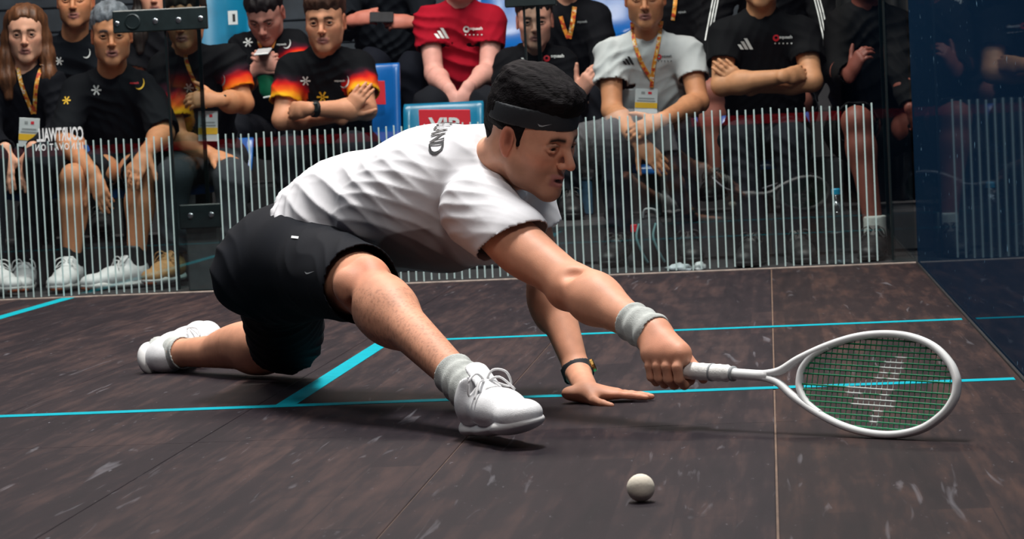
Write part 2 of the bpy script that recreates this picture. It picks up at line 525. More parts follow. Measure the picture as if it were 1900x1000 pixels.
def floor_mat():
    m, nt, b = newmat('worn_dark_wood')
    L = nt.links.new; N = nt.nodes.new
    geo = N('ShaderNodeNewGeometry')
    def mapped(sc, rot=0):
        mp = N('ShaderNodeMapping'); mp.inputs['Scale'].default_value = sc; mp.inputs['Rotation'].default_value = (0, 0, rot)
        L(geo.outputs['Position'], mp.inputs['Vector']); return mp.outputs[0]
    # small inlaid blocks of slightly different tone
    br = N('ShaderNodeTexBrick'); br.inputs['Scale'].default_value = 1.0
    br.inputs['Brick Width'].default_value = .74; br.inputs['Row Height'].default_value = .0964; br.inputs['Mortar Size'].default_value = .0012
    br.inputs['Color1'].default_value = (0, 0, 0, 1); br.inputs['Color2'].default_value = (1, 1, 1, 1); br.inputs['Mortar'].default_value = (.35, .35, .35, 1)
    br.inputs['Bias'].default_value = 0.0
    L(mapped((1, 1, 1), math.pi/2), br.inputs['Vector'])
    n1 = N('ShaderNodeTexNoise'); n1.inputs['Scale'].default_value = 1; n1.inputs['Detail'].default_value = 6; n1.inputs['Roughness'].default_value = .65
    L(mapped((26, 2.6, 1)), n1.inputs['Vector'])
    n2 = N('ShaderNodeTexNoise'); n2.inputs['Scale'].default_value = 1.0; n2.inputs['Detail'].default_value = 3
    L(mapped((5, 1.3, 1)), n2.inputs['Vector'])
    n3 = N('ShaderNodeTexNoise'); n3.inputs['Scale'].default_value = 1; n3.inputs['Detail'].default_value = 4; n3.inputs['Roughness'].default_value = .7
    L(mapped((62, 17, 1)), n3.inputs['Vector'])
    info = N('ShaderNodeObjectInfo')
    r = N('ShaderNodeValToRGB'); e = r.color_ramp.elements
    e[0].position = .25; e[0].color = (*lin(19, 15, 22), 1); e[1].position = .82; e[1].color = (*lin(66, 50, 48), 1)
    q = e.new(.5); q.color = (*lin(33, 26, 31), 1)
    sm = N('ShaderNodeMath'); sm.operation = 'MULTIPLY_ADD'; sm.inputs[1].default_value = .16
    L(br.outputs['Color'], sm.inputs[0]); L(n1.outputs['Fac'], sm.inputs[2])
    s2 = N('ShaderNodeMath'); s2.operation = 'MULTIPLY_ADD'; s2.inputs[1].default_value = .35
    L(n2.outputs['Fac'], s2.inputs[0]); L(sm.outputs[0], s2.inputs[2])
    s3 = N('ShaderNodeMath'); s3.operation = 'MULTIPLY_ADD'; s3.inputs[1].default_value = .06
    L(info.outputs['Random'], s3.inputs[0]); L(s2.outputs[0], s3.inputs[2])
    s4 = N('ShaderNodeMath'); s4.operation = 'SUBTRACT'; s4.inputs[1].default_value = .28
    L(s3.outputs[0], s4.inputs[0]); L(s4.outputs[0], r.inputs['Fac'])
    # more brown towards the right hand wall: older boards
    sx = N('ShaderNodeSeparateXYZ'); L(geo.outputs['Position'], sx.inputs[0])
    st = N('ShaderNodeMath'); st.operation = 'GREATER_THAN'; st.inputs[1].default_value = 2.664; L(sx.outputs['X'], st.inputs[0])
    tint = N('ShaderNodeMixRGB'); tint.blend_type = 'MULTIPLY'; tint.inputs['Color2'].default_value = (1.12, 1.0, .84, 1)
    L(st.outputs[0], tint.inputs['Fac']); L(r.outputs[0], tint.inputs['Color1'])
    # chips and scuffs
    cr = N('ShaderNodeValToRGB'); cr.color_ramp.elements[0].position = .66; cr.color_ramp.elements[1].position = .78
    L(n3.outputs['Fac'], cr.inputs['Fac'])
    wv = N('ShaderNodeTexNoise'); wv.inputs['Scale'].default_value = 1; wv.inputs['Detail'].default_value = 3; wv.inputs['Distortion'].default_value = 1.2
    L(mapped((30, 2.6, 1), .5), wv.inputs['Vector'])
    cr2 = N('ShaderNodeValToRGB'); cr2.color_ramp.elements[0].position = .66; cr2.color_ramp.elements[1].position = .80
    cr2.color_ramp.elements[1].color = (.45, .45, .45, 1); L(wv.outputs['Fac'], cr2.inputs['Fac'])
    mxx = N('ShaderNodeMath'); mxx.operation = 'MAXIMUM'; L(cr.outputs[0], mxx.inputs[0]); L(cr2.outputs[0], mxx.inputs[1])
    fac = N('ShaderNodeMath'); fac.operation = 'MULTIPLY'; fac.inputs[1].default_value = .6; L(mxx.outputs[0], fac.inputs[0])
    mix = N('ShaderNodeMixRGB'); mix.inputs['Color2'].default_value = (*lin(150, 150, 158), 1)
    L(fac.outputs[0], mix.inputs['Fac']); L(tint.outputs[0], mix.inputs['Color1']); L(mix.outputs[0], b.inputs['Base Color'])
    rr = N('ShaderNodeMapRange'); rr.inputs['To Min'].default_value = .55; rr.inputs['To Max'].default_value = .75
    L(n1.outputs['Fac'], rr.inputs['Value']); L(rr.outputs[0], b.inputs['Roughness'])
    bp = N('ShaderNodeBump'); bp.inputs['Strength'].default_value = .15; bp.inputs['Distance'].default_value = .002
    L(n3.outputs['Fac'], bp.inputs['Height']); L(bp.outputs[0], b.inputs['Normal'])
    b.inputs['Specular IOR Level'].default_value = .12
    return m
M['floor'] = floor_mat()
M['seam'] = plain('seam_tan', lin(92, 72, 58), .8, noise=.3, nscale=15)
M['line'] = plain('cyan_line_paint', lin(0, 146, 162), .8, spec=.1, noise=.08, nscale=30)
M['tin'] = plain('tin_black', (.012, .012, .014), .6)
M['tin_red'] = plain('tin_red', lin(235, 30, 50), .5)
M['stripe'] = plain('white_stripe_print', lin(176, 200, 198), .6)
M['edge'] = plain('glass_edge', lin(14, 24, 26), .3)
M['ground'] = plain('hall_ground', (.02, .02, .024), .8, noise=.2)
# ------------------------------------------------------------------ the court
BW = 4.31           # inner face of the back glass
slab = MB().box((0, -.565, -.054), (6.4, 9.75, .1047)).build('floor', M['seam'])
tag(slab, 'worn dark brown wooden court floor with cyan lines', kind='structure')
xs = [3.199, 2.664, 2.063, 1.508, .93, .36, -.22, -.80, -1.38, -1.96, -2.54, -3.19]
ys = [-5.44, -3.05, -.62, 1.82, 4.305]
for j in range(len(ys)-1):
    for i in range(len(xs)-1):
        g1 = .0019 if i == 1 else .0007; g0 = .0019 if i == 0 else .0007
        x1, x0, y0, y1 = xs[i]-g1, xs[i+1]+g0, ys[j]+.0012, ys[j+1]-.0012
        MB().bbox(((x0+x1)/2, (y0+y1)/2, -.005), (x1-x0, y1-y0, .010), .0012).build('floor_panel', M['floor'], slab)
def court_line(name, x0, x1, y0, y1):
    MB().bbox(((x0+x1)/2, (y0+y1)/2, .0006), (x1-x0, y1-y0, .0012), .0004).build(name, M['line'], slab)
court_line('short_line', -3.19, 3.185, 0, .05)
court_line('service_box_line', 1.5525, 1.5995, .0502, 1.65)
court_line('service_box_line', 1.5525, 3.185, 1.6502, 1.70)
court_line('half_court_line', -.025, .025, .0502, 4.30)

g = MB().box((0, 7.4, -.06), (12, 6.16, .12)).build('ground', M['ground']); tag(g, 'dark floor between the court glass and the stand', kind='structure')
g = MB().bbox((0, BW+.004, .0015), (6.4, .022, .007), .002).build('trim_1', plain('sill_metal', lin(128, 116, 108), .5, noise=.3), None)
tag(g, 'thin pale sill under the back glass', kind='structure')
g = MB().bbox((3.2, -.565, .003), (.007, 9.75, .010), .002).build('trim_2', M['black'], None)
tag(g, 'dark gap strip along the foot of the blue side wall', kind='structure')

wr = MB().box((3.212, -.565, 1.9), (.016, 9.74, 3.8)).build('wall_right', M['sidewall'])
tag(wr, 'dark blue reflective glass side wall with pale specks', kind='structure')
tin = MB().bbox((0, -5.46, .226), (6.4, .025, .452), .003).build('wall_front', M['tin']); tag(tin, 'low front wall tin with red top board', kind='structure')
MB().bbox((0, -5.458, .486), (6.4, .03, .066), .003).build('red_board', M['tin_red'], tin)

# back glass: panes, printed stripes, fins, clamps
FX = [W(320, 300, BW)[0], W(985, 300, BW)[0], W(1650, 300, BW)[0]]
wb = thing('wall_back', 'clear glass back wall of the court with printed pale stripes', 'glass wall', (1.4, BW+.006, 0))
del wb['category']; wb['kind'] = 'structure'
edges = [-3.2, FX[0]-1.31*2, FX[0]-1.31, FX[0], FX[1], FX[2], 3.2]
for a, b in zip(edges[:-1], edges[1:]):
    MB().box(((a+b)/2, BW+.006, 1.15), (b-a-.006, .012, 2.27)).build('glass_pane', M['glass'], wb)
first = None
def stripe(px):
    global first
    p = W(px, 380, BW-.001)
    if first is None:
        first = MB().bbox((p[0], BW-.0012, .303), (.0054, .0016, .585), .0004).build('stripe', M['stripe'], wb)
        first['x0'] = p[0]; return
    o = first.copy(); COL.objects.link(o); o.parent = wb; o.location = (p[0]-first['x0'], 0, rnd.uniform(-.004, .004))
for k in range(-8, 23): stripe(4+14.05*k+7)
for k in range(0, 41): stripe(411+14.2*k)
for k in range(0, 40): stripe(1016+15.6*k)
for x in FX:
    fd_ = .30 if x == FX[2] else .59
    f = MB().box((x+.003, BW+.02+fd_/2, 1.15), (.014, fd_, 2.27)).build('glass_fin', M['fin_glass'], wb)
    MB().box((x, BW+.004, 1.15), (.008, .018, 2.27)).build('joint_seal', M['edge'], wb)
    MB().box((x+.003, BW+.023+fd_, 1.15), (.016, .006, 2.27)).build('fin_edge', M['edge'], wb)
def clamp(px0, px1, py0, py1, bolts, disc=None, Yc=BW-.012):
    a = W(px0, (py0+py1)/2, Yc); b = W(px1, (py0+py1)/2, Yc); h = (py1-py0)*mpp(Yc)
    c = (a+b)/2
    # the plate lies level in the world: take the mean height of the two ends
    o = MB().bbox(c, (b[0]-a[0], .026, h), .004).build('clamp_plate', M['black_metal'], wb)
    for (bx, by, r) in bolts:
        p = W(bx, by, Yc-.014); rr = r*mpp(Yc)
        MB().lathe((p[0], Yc-.012, p[2]), [(rr*1.35, 0), (rr*1.35, .003), (rr, .004), (rr*.9, .009), (rr*.35, .0095)], ax=(0, -1, 0), seg=14).build('bolt', M['steel'], o, smooth=False)
    if disc:
        p = W(disc[0], disc[1], Yc-.014); rr = disc[2]*mpp(Yc)
        MB().lathe((p[0], Yc-.012, p[2]), [(rr, 0), (rr, .006), (rr*.85, .008), (rr*.8, .005), (rr*.1, .005)], ax=(0, -1, 0), seg=24).build('cover_disc', M['black_metal'], o)
    return o
clamp(210, 385, 16, 58, [(217, 44, 3.6), (288, 39, 4), (331, 37, 4), (372, 34, 3.6)], (246, 40, 15))
clamp(936, 1032, -32, 12, [(950, -10, 4), (1018, -12, 4)])
clamp(334, 412, 378, 424, [(353, 400, 4), (392, 398, 4)], Yc=BW+.03)
clamp(1600, 1690, -40, -8, [(1612, -20, 4)])
for x in FX[:1]:
    MB().bbox((x+.085, BW+.09, .125), (.125, .05, .25), .006).build('fin_foot', plain('foot_plate', lin(58, 66, 68), .6, noise=.3, nscale=15), wb)

# the stand
def step(name, y0, y1, z, lab):
    o = MB().bbox((.5, (y0+y1)/2, z/2), (11, y1-y0, z), .012).build(name, M['concrete']); tag(o, lab, kind='structure')
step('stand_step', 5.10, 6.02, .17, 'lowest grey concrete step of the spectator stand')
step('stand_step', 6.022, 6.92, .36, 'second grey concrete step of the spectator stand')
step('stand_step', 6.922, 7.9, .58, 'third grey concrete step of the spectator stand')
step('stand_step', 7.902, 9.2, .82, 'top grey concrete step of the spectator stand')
bk = MB().box((.5, 9.28, 1.6), (11, .05, 3.2)).build('wall_rear', M['black']); tag(bk, 'dark rear wall of the hall clad in grey planks', kind='structure')
for k in range(11):
    MB().bbox((.5, 9.235, .98+k*.135), (11, .03, .128), .006).build('plank', M['plank'], bk)

# mirrored maker's lettering on the left pane, flat print on the glass
def textmesh(s, size=1.0, bold=0.0, spacing=1.0, sx=1.0):
    cu = bpy.data.curves.new('t', 'FONT'); cu.body = s; cu.size = size; cu.offset = bold; cu.space_character = spacing
    cu.align_x = 'CENTER'; cu.align_y = 'CENTER'; cu.resolution_u = 3
    ob = bpy.data.objects.new('t', cu); COL.objects.link(ob)
    dg = bpy.context.evaluated_depsgraph_get(); me = ob.evaluated_get(dg).to_mesh()
    v = np.array([q.co[:] for q in me.vertices])[:, :2]*A(sx, 1); f = [tuple(p.vertices) for p in me.polygons]
    ob.evaluated_get(dg).to_mesh_clear(); bpy.data.objects.remove(ob); bpy.data.curves.remove(cu)
    return v, f
def flat_text(s, name, mat, parent, C, U, V, width, height, bold=.02, spacing=1.0):
    v, f = textmesh(s, 1.0, bold, spacing)
    lo, hi = v.min(0), v.max(0); v = (v-(lo+hi)/2)/(hi-lo)*A(width, height)
    P = A(*C)+v[:, :1]*A(*U)+v[:, 1:]*A(*V)
    return mk(name, P, f, mat, parent, smooth=False)
Yt = BW-.002
c1 = W(111, 249, Yt); c2 = W(110, 272, Yt); k = mpp(Yt)
flat_text('COURTWALL', 'lettering', M['white'], wb, c1, (-1, 0, 0), (0, 0, 1), 90*k, 26*k, .03)
flat_text('INNOVATION', 'lettering', M['white'], wb, c2, (-1, 0, 0), (0, 0, 1), 92*k, 13*k, .02, 1.35)
# ------------------------------------------------------------------ people: shared anatomy
class Frame:
    def __init__(s, c, f, u, sc=1.0):
        s.c = A(*c); s.f = nrm(f); u = A(*u); s.u = nrm(u-s.f*(u@s.f)); s.r = np.cross(s.f, s.u); s.s = sc
    def __call__(s, x, y, z): return s.c+s.s*(x*s.r+y*s.f+z*s.u)
    def R(s): return np.stack([s.r, s.f, s.u])
    def loc(s, p):
        d = (p-s.c)/s.s
        return np.stack([d@s.r, d@s.f, d@s.u], 1)
def head_frame(c, yaw, pitch, roll=0, sc=1.0):
    """yaw 0 looks at the court (-Y); + turns to the picture's right; pitch + looks down"""
    a = math.radians(yaw); p = math.radians(pitch); ro = math.radians(roll)
    h = A(math.sin(a), -math.cos(a), 0)
    f = h*math.cos(p)-A(0, 0, 1)*math.sin(p)
    u = h*math.sin(p)+A(0, 0, 1)*math.cos(p)
    r = np.cross(f, u)
    u = u*math.cos(ro)+r*math.sin(ro)
    return Frame(c, f, u, sc)
def head_sdf(S, F, mouth=0.0, neck=None, neck_r=.056, fem=False, fine=True, nose=0.0, cheek=1.0):
    s = F.s; R = F.R(); jw = .9 if fem else 1.0
    e = lambda c, r, k=.02, neg=False, Rm=None: S.e(F(*c), A(*r)*s, R if Rm is None else Rm, k*s, neg)
    c = lambda a, b, ra, rb, k=.012, neg=False: S.c(F(*a), F(*b), ra*s, rb*s, k*s, neg=neg)
    e((0, -.010, .032), (.0745, .097, .084))
    e((0, .040, .028), (.063, .052, .060), .03)             # forehead
    e((0, .030, -.035), (.060, .058, .062), .03)            # mid face
    for q in (-1, 1):
        c((q*.051*jw, .000, -.045), (q*.042*jw, .024, -.080), .017, .016, .03)
        c((q*.042*jw, .024, -.080), (q*.013, .074, -.104), .016, .0135, .03)
        e((q*.043, .056, -.022), (.021, .021, .018), .03)
        e((q*(.027 if fem else .031)*cheek, .046, -.056), A(.026, .030, .032)*cheek, .03)
    e((0, .079, -.104), (.019*jw, .013, .014), .022)
    c((0, .062, -.090), (0, .085, -.068), .024, .014, .025)     # muzzle
    c((-.036, .076, .019), (0, .0885, .018), .0085, .010, .02)
    c((.036, .076, .019), (0, .0885, .018), .0085, .010, .02)
    for q in (-1, 1):
        e((q*.032, .097, -.001), (.018, .0185, .0135), .014, True)
    c((0, .088+nose*.6, .012), (0, .1135+nose, -.032), .0075, .0105, .012)     # nose
    for q in (-1, 1): e((q*.0115, .103, -.0365), (.0075, .0095, .0075), .008)
    if fine:
        for q in (-1, 1):
            e((q*.0065, .1085, -.045), (.0035, .0045, .004), .003, True)
            # lids
            pts = [(q*.0465, .0785, .000), (q*.040, .0865, .0052), (q*.031, .0905, .0070), (q*.021, .0885, .0044), (q*.0165, .0845, -.001)]
            for a, b in zip(pts[:-1], pts[1:]): c(a, b, .0034, .0034, .004)
            pts = [(q*.0465, .0785, .000), (q*.039, .0855, -.0062), (q*.030, .0885, -.0074), (q*.0205, .087, -.0048), (q*.0165, .0845, -.001)]
            for a, b in zip(pts[:-1], pts[1:]): c(a, b, .0030, .0030, .004)
    m = mouth
    c((-.021, .086, -.068), (0, .0985, -.0635), .0042, .0062, .006)
    c((.021, .086, -.068), (0, .0985, -.0635), .0042, .0062, .006)
    c((-.019, .085, -.071-m*.6), (0, .0965, -.0745-m), .0045, .0072, .006)
    c((.019, .085, -.071-m*.6), (0, .0965, -.0745-m), .0045, .0072, .006)
    e((0, .103, -.0690-m*.55), (.020, .013, .0016+m*.55), .003, True)
    for q in (-1, 1):                                            # ears
        e((q*.0765, -.006, -.006), (.0085, .0185, .0315), .006)
        if fine:
            e((q*.0865, .001, .000), (.0085, .0110, .0205), .004, True)
            e((q*.078, -.001, -.034), (.006, .008, .009), .005)
    if neck is not None:
        S.c(F(0, -.022, -.045), neck, neck_r*s, neck_r*1.12*s, .03)
        S.c(F(0, .012, -.088), neck-F.f*.0+F.f*.025, .030*s, .040*s, .03)
def head_col(F, skin, haircol, brow=1.0, stubble=.0, lips=(.36, .14, .12)):
    def fn(v):
        p = F.loc(v); x, y, z = np.abs(p[:, 0]), p[:, 1], p[:, 2]
        c = np.tile(A(*skin), (len(v), 1))
        def mix(w, col):
            nonlocal c
            w = np.clip(w, 0, 1)[:, None]; c = c*(1-w)+A(*col)*w
        sm = lambda a, b, t: np.clip((t-a)/(b-a), 0, 1)**2*(3-2*np.clip((t-a)/(b-a), 0, 1))
        inhead = (np.linalg.norm(p, axis=1) < .16)
        red = A(*skin)*A(1.06, .70, .66)
        mix(inhead*.35*np.exp(-((x-.05)/.02)**2-((z+.03)/.02)**2)*(y > .03), red)
        mix(inhead*.4*np.exp(-(x/.016)**2-((z+.036)/.014)**2)*(y > .09), red)
        mix(inhead*.5*sm(.068, .078, x)*(np.abs(y) < .035)*(np.abs(z) < .045), A(*skin)*A(1.0, .50, .46))
        mix(inhead*.75*np.exp(-((y-.001)/.009)**4-((z)/.017)**4)*(x > .068)*(x < .0832), A(*skin)*A(.30, .16, .15))  # shade of the ear hollow painted into the skin colour
        if stubble:
            w = inhead*stubble*np.clip(sm(-.035, -.062, z)*sm(-.01, .02, y), 0, 1)*sm(-.135, -.115, z)
            w = w+inhead*stubble*.8*np.exp(-(x/.024)**2-((z+.055)/.007)**2)*(y > .08)
            mix(w, A(*haircol)*1.3+A(*skin)*.18)
        mix(inhead*sm(.0265, .019, x)*sm(-.088, -.082, z)*sm(-.055, -.061, z)*sm(.080, .088, y), lips)
        mix(inhead*(x < .017)*np.exp(-((z+.069)/.0022)**2)*(y > .083)*.8, (.05, .015, .015))
        zb = .0215-.25*np.clip(x-.03, 0, 1)-.12*np.clip(.03-x, 0, 1)
        mix(inhead*brow*sm(.009, .015, x)*sm(.050, .043, x)*np.exp(-((z-zb)/.0062)**2)*(y > .055), A(*haircol)*.45)
        mix(inhead*.95*np.exp(-((x-.031)/.017)**2-((z-.0062)/.0040)**2)*(y > .08), A(*skin)*.25)
        return c
    return fn
def sphere(c, r, n=12, R=None):
    v = []; f = []
    for i in range(n+1):
        t = math.pi*i/n
        for j in range(2*n):
            a = math.pi*j/n
            v.append((math.sin(t)*math.cos(a), math.sin(t)*math.sin(a), math.cos(t)))
    for i in range(n):
        for j in range(2*n):
            f.append((i*2*n+j, (i+1)*2*n+j, (i+1)*2*n+(j+1) % (2*n), i*2*n+(j+1) % (2*n)))
    return A(*c)+np.array(v)*r, np.array(f)
def eyes(F, parent, iris=(.022, .014, .010), gaze=(0, 0), r=.0123, fy=.0768):
    for q in (-1, 1):
        v, f = sphere(F(q*.031, fy, .0), r*F.s, 14)
        d = F.loc(v)-A(q*.031, fy, 0); d /= np.linalg.norm(d, axis=1)[:, None]
        g_ = nrm(A(gaze[0], 1, gaze[1])); an = np.degrees(np.arccos(np.clip(d@g_, -1, 1)))
        col = np.tile(A(.42, .38, .36), (len(v), 1)); col[an < 40] = iris; col[an < 17] = (.004, .004, .004)
        mk('eye', v, f, M['eye'], parent, col=col)
def hand_sdf(S, wr, d, n, ts=1, curl=(.2, .25, .2), sc=1.0, thumb=(.6, .75, -.1), spread=.05, k=.008, tc=.3):
    """wr wrist, d wrist->fingers, n out of the back of the hand, ts +1/-1 side of the thumb along n x d"""
    d = nrm(d); n = A(*n); n = nrm(n-d*(n@d)); l = np.cross(n, d)*ts
    B = lambda a, b, c: A(*wr)+sc*(d*a+l*b+n*c)
    S.c(B(-.02, 0, 0), B(.035, .002, 0), .027*sc, .030*sc, .015, n, .66)
    S.c(B(.03, .012, 0), B(.086, .024, .001), .021*sc, .015*sc, .015, n, .72)
    S.c(B(.03, -.010, 0), B(.080, -.022, .001), .021*sc, .014*sc, .015, n, .72)
    S.c(B(.045, 0, .002), B(.084, 0, .003), .024*sc, .018*sc, .015, n, .62)
    for i in range(4):
        L = (.072, .080, .075, .058)[i]; b = (.026, .0088, -.0085, -.0255)[i]
        p = B((.085, .089, .086, .078)[i], b, .001); ang = 0; dd = d+l*spread*(1.5-i)
        r0 = (.0092, .0095, .0090, .0080)[i]
        for j, (fr, cu) in enumerate(zip((.46, .30, .24), curl)):
            ang += cu; v = nrm(dd)*math.cos(ang)-n*math.sin(ang)
            q = p+v*L*fr*sc
            S.c(p, q, (r0-.0008*j)*sc, (r0-.0008*(j+1))*sc, .004*sc); p = q
    p = B(.022, .022, -.006); v = nrm(d*thumb[0]+l*thumb[1]+n*thumb[2])
    q = p+v*.042*sc; S.c(p, q, .0165*sc, .0118*sc, .014)
    v2 = nrm(v+d*tc-n*.05); q2 = q+v2*.032*sc; S.c(q, q2, .0112*sc, .0102*sc, .004)
    q3 = q2+nrm(v2+d*tc)*.024*sc; S.c(q2, q3, .0102*sc, .0080*sc, .004)
def fold(v, N, d1, wl, amp, seed, sharp=2.0, warp=.5, mask=None, stretch=None):
    """cloth folds: ridges whose crest lines run across direction d1"""
    d1 = nrm(d1)
    w = vnoise(v*9, seed)-.5+(vnoise(v*3.5, seed+3)-.5)*1.6
    ph = (v@d1)/wl+w*warp*2
    t = np.abs((ph % 1.0)*2-1)
    r = np.power(np.clip(1-t, 0, 1), sharp)
    a = np.clip(vnoise(v*6.5, seed+7)*1.9-.45, 0, 1)
    dsp = amp*r*a
    if mask is not None: dsp = dsp*mask
    return v+N*dsp[:, None]
def decal(name, verts2, faces, mat, parent, C, U, V, tgt, N, off=.0025, col=None):
    """flat print laid on a garment: each point is dropped along N on the cloth"""
    U, V, N = nrm(U), nrm(V), nrm(N)
    P = A(*C)+verts2[:, :1]*U+verts2[:, 1:]*V
    out = []; last = None
    for p in P:
        hit = tgt.ray_cast(Vector(p-N*.6), Vector(N), 1.2)
        if hit[0] is not None and abs((A(*hit[0])-p)@N) < .35: last = A(*hit[0])-N*off; out.append(last)
        else: out.append(None)
    good = [q for q in out if q is not None]
    if not good: return None
    md = np.median([(q-p)@N for q, p in zip(out, P) if q is not None])
    out = [q if q is not None else p+N*md for q, p in zip(out, P)]
    return mk(name, np.array(out), faces, mat, parent, smooth=False)
def bvh(v, f): return BVHTree.FromPolygons([Vector(q) for q in v], [tuple(map(int, q)) for q in f])

def shoe(parent, heel, fwd, up, sc=1.0, upper='shoe_white', sole='rubber_white', lace='lace', h=.004, laces=True, tongue=True, gum=False):
    """heel = underside of the heel; one part 'shoe' with sole, laces and tongue as its own pieces"""
    f = nrm(fwd); u = A(*up); u = nrm(u-f*(u@f)); r = np.cross(f, u); c = A(*heel)
    T = lambda x, y, z: c+sc*(f*x+r*y+u*z)
    R = np.stack([f, r, u])
    S = SDF()
    S.e(T(.048, 0, .060), A(.046, .036, .058)*sc, R, .02)
    S.c(T(.060, 0, .062), T(.165, 0, .052), .043*sc, .042*sc, .03, u, .92)
    S.c(T(.150, 0, .046), T(.245, .002, .034), .046*sc, .040*sc, .03, u, .70)
    S.e(T(.252, .002, .034), A(.045, .043, .027)*sc, R, .02)
    S.c(T(.055, 0, .075), T(.075, 0, .108), .036*sc, .034*sc, .02)
    S.c(T(.063, 0, .095), T(.078, 0, .15), .0285*sc, .0295*sc, .004, neg=True)
    S.c(T(0, 0, -.02), T(.3, 0, -.02), .034*sc, .034*sc, .0, neg=True)
    v, fc = S.mesh(h)
    o = mk('shoe', v, fc, M[upper], parent)
    S = SDF()
    S.c(T(.045, 0, .016), T(.13, 0, .015), .0425*sc, .041*sc, .02, u, .36)
    S.c(T(.13, 0, .015), T(.225, .002, .017), .041*sc, .050*sc, .02, u, .36)
    S.e(T(.245, .002, .019), A(.054, .046, .015)*sc, R, .02)
    S.e(T(.036, 0, .026), A(.040, .040, .018)*sc, R, .015)
    v, fc = S.mesh(h)
    mk('sole', v, fc, M[sole], o)
    if gum:
        S = SDF(); S.e(T(.275, .0, .010), A(.024, .03, .011)*sc, R, .01); v, fc = S.mesh(h); mk('outsole_tip', v, fc, M['rubber_gum'], o)
    if tongue:
        S = SDF(); S.c(T(.135, 0, .090), T(.088, 0, .135), .026*sc, .024*sc, .01, nrm(f*.6+u*.8), .28); v, fc = S.mesh(h); mk('tongue', v, fc, M[upper], o)
    if laces:
        mb = MB()
        for i in range(5):
            x = .115+i*.021; z = .103-i*.0085
            mb.tube([T(x, -.024, z-.012), T(x+.004, -.010, z+.001), T(x+.004, .010, z+.001), T(x, .024, z-.012)], .0032*sc, 6)
        for q in (-1, 1):
            mb.tube(spline([T(.118, 0, .108), T(.125, q*.018, .128), T(.135, q*.042, .118), T(.130, q*.047, .088), T(.120, q*.018, .104)], 5), .0026*sc, 6)
            mb.tube(spline([T(.118, 0, .106), T(.140, q*.022, .112), T(.150, q*.046, .080)], 5), .0026*sc, 6)
        mb.build('laces', M[lace], o, smooth=True)
    return o
# ------------------------------------------------------------------ the player
SK = lin(207, 149, 120)
pl = thing('person', 'lunging squash player in white tee, black shorts and black headband, left hand on the floor', 'person', (*WF(560, 700)[:2], 0))
hipR, hipL = W(560, 492, .13), W(520, 498, .31)
pelv = (hipR+hipL)/2
kneeR, ankR = W(674, 528, -.27), W(855, 706, -.61)
kneeL, ankL = W(530, 647, .66), W(326, 660, .97)
ankL[2] = .050
waist, chest, neckb = W(640, 398, .17), W(790, 348, .02), W(915, 300, -.08)
shR, shL = W(893, 398, -.22), W(955, 318, .12)
elR, wrR = W(1062, 533, -.40), W(1205, 615, -.60)
elL, wrL = W(1003, 490, .16), W(1072, 690, .015)
HF = head_frame(W(987, 250, -.20), 56, 20, roll=3, sc=.985)
lat = nrm(shL-shR); tax = nrm(neckb-pelv); dors = nrm(np.cross(lat, tax))
if dors[2] < 0: dors = -dors

parts = []
# head and neck
S = SDF(); head_sdf(S, HF, mouth=.006, neck=neckb+tax*.0-dors*.01, neck_r=.057, nose=.005, cheek=.86)
S.c(HF(.03, -.045, -.045), neckb+lat*-.03+dors*.02, .026, .034, .03)
parts.append(S.mesh(.0023))
# right arm with the fist around the grip
rk_butt = W(1210, 683, -.63)
rk_tip = min((W(1776, 722, y_) for y_ in np.linspace(-1.25, -.7, 300)), key=lambda q: abs(np.linalg.norm(q-rk_butt)-.685))
hax = nrm(rk_tip-rk_butt)
rtop = W(1628, 630, -.875); rbot = W(1642, 815, -.935)
rw = rtop-rbot; rw = nrm(rw-hax*(rw@hax)); rn = np.cross(hax, rw)      # racket width and face normal
if rn[1] > 0: rn = -rn
fist = rk_butt+hax*.047
e1 = nrm(A(0, -1, 0)-hax*(A(0, -1, 0)@hax)); e2 = np.cross(hax, e1)
if e2[2] < 0: e2 = -e2
def grip_pt(u, ang, rad):
    a = math.radians(ang); return fist+hax*u+(e1*math.cos(a)+e2*math.sin(a))*rad
S = SDF()
upd = nrm(elR-shR); fod = nrm(wrR-elR)
S.c(shR-upd*.03, elR, .058, .045, .02)
S.e(shR+upd*.13+A(0, -.006, -.012), (.085, .046, .046), np.stack([upd, nrm(np.cross(upd, A(0, 0, 1))), np.cross(nrm(np.cross(upd, A(0, 0, 1))), -upd)]), .03)
S.c(elR, elR+fod*.08, .045, .046, .02); S.c(elR+fod*.08, wrR, .046, .029, .03)
ff = np.cross(fod, A(0, 1, 0)); ff = nrm(ff)
S.e(elR+fod*.07+ff*.012*np.sign(ff[2]), (.085, .038, .036), np.stack([fod, nrm(np.cross(fod, ff)), ff]), .03)
S.e(elR-fod*.012+A(-.012, .0, -.018), (.028, .026, .026), None, .02)
S.e(elR+A(.005, -.05, .03), (.016, .012, .010), None, .02, True)
S.c(wrR, grip_pt(-.004, 75, .036), .031, .032, .025, nrm(e2+e1), .8)
S.c(grip_pt(-.030, 70, .034), grip_pt(.028, 64, .034), .021, .021, .02)
S.c(wrR+fod*.02, grip_pt(.028, 70, .034), .028, .020, .02)
S.c(wrR+fod*.02, grip_pt(-.034, 62, .033), .027, .020, .02)
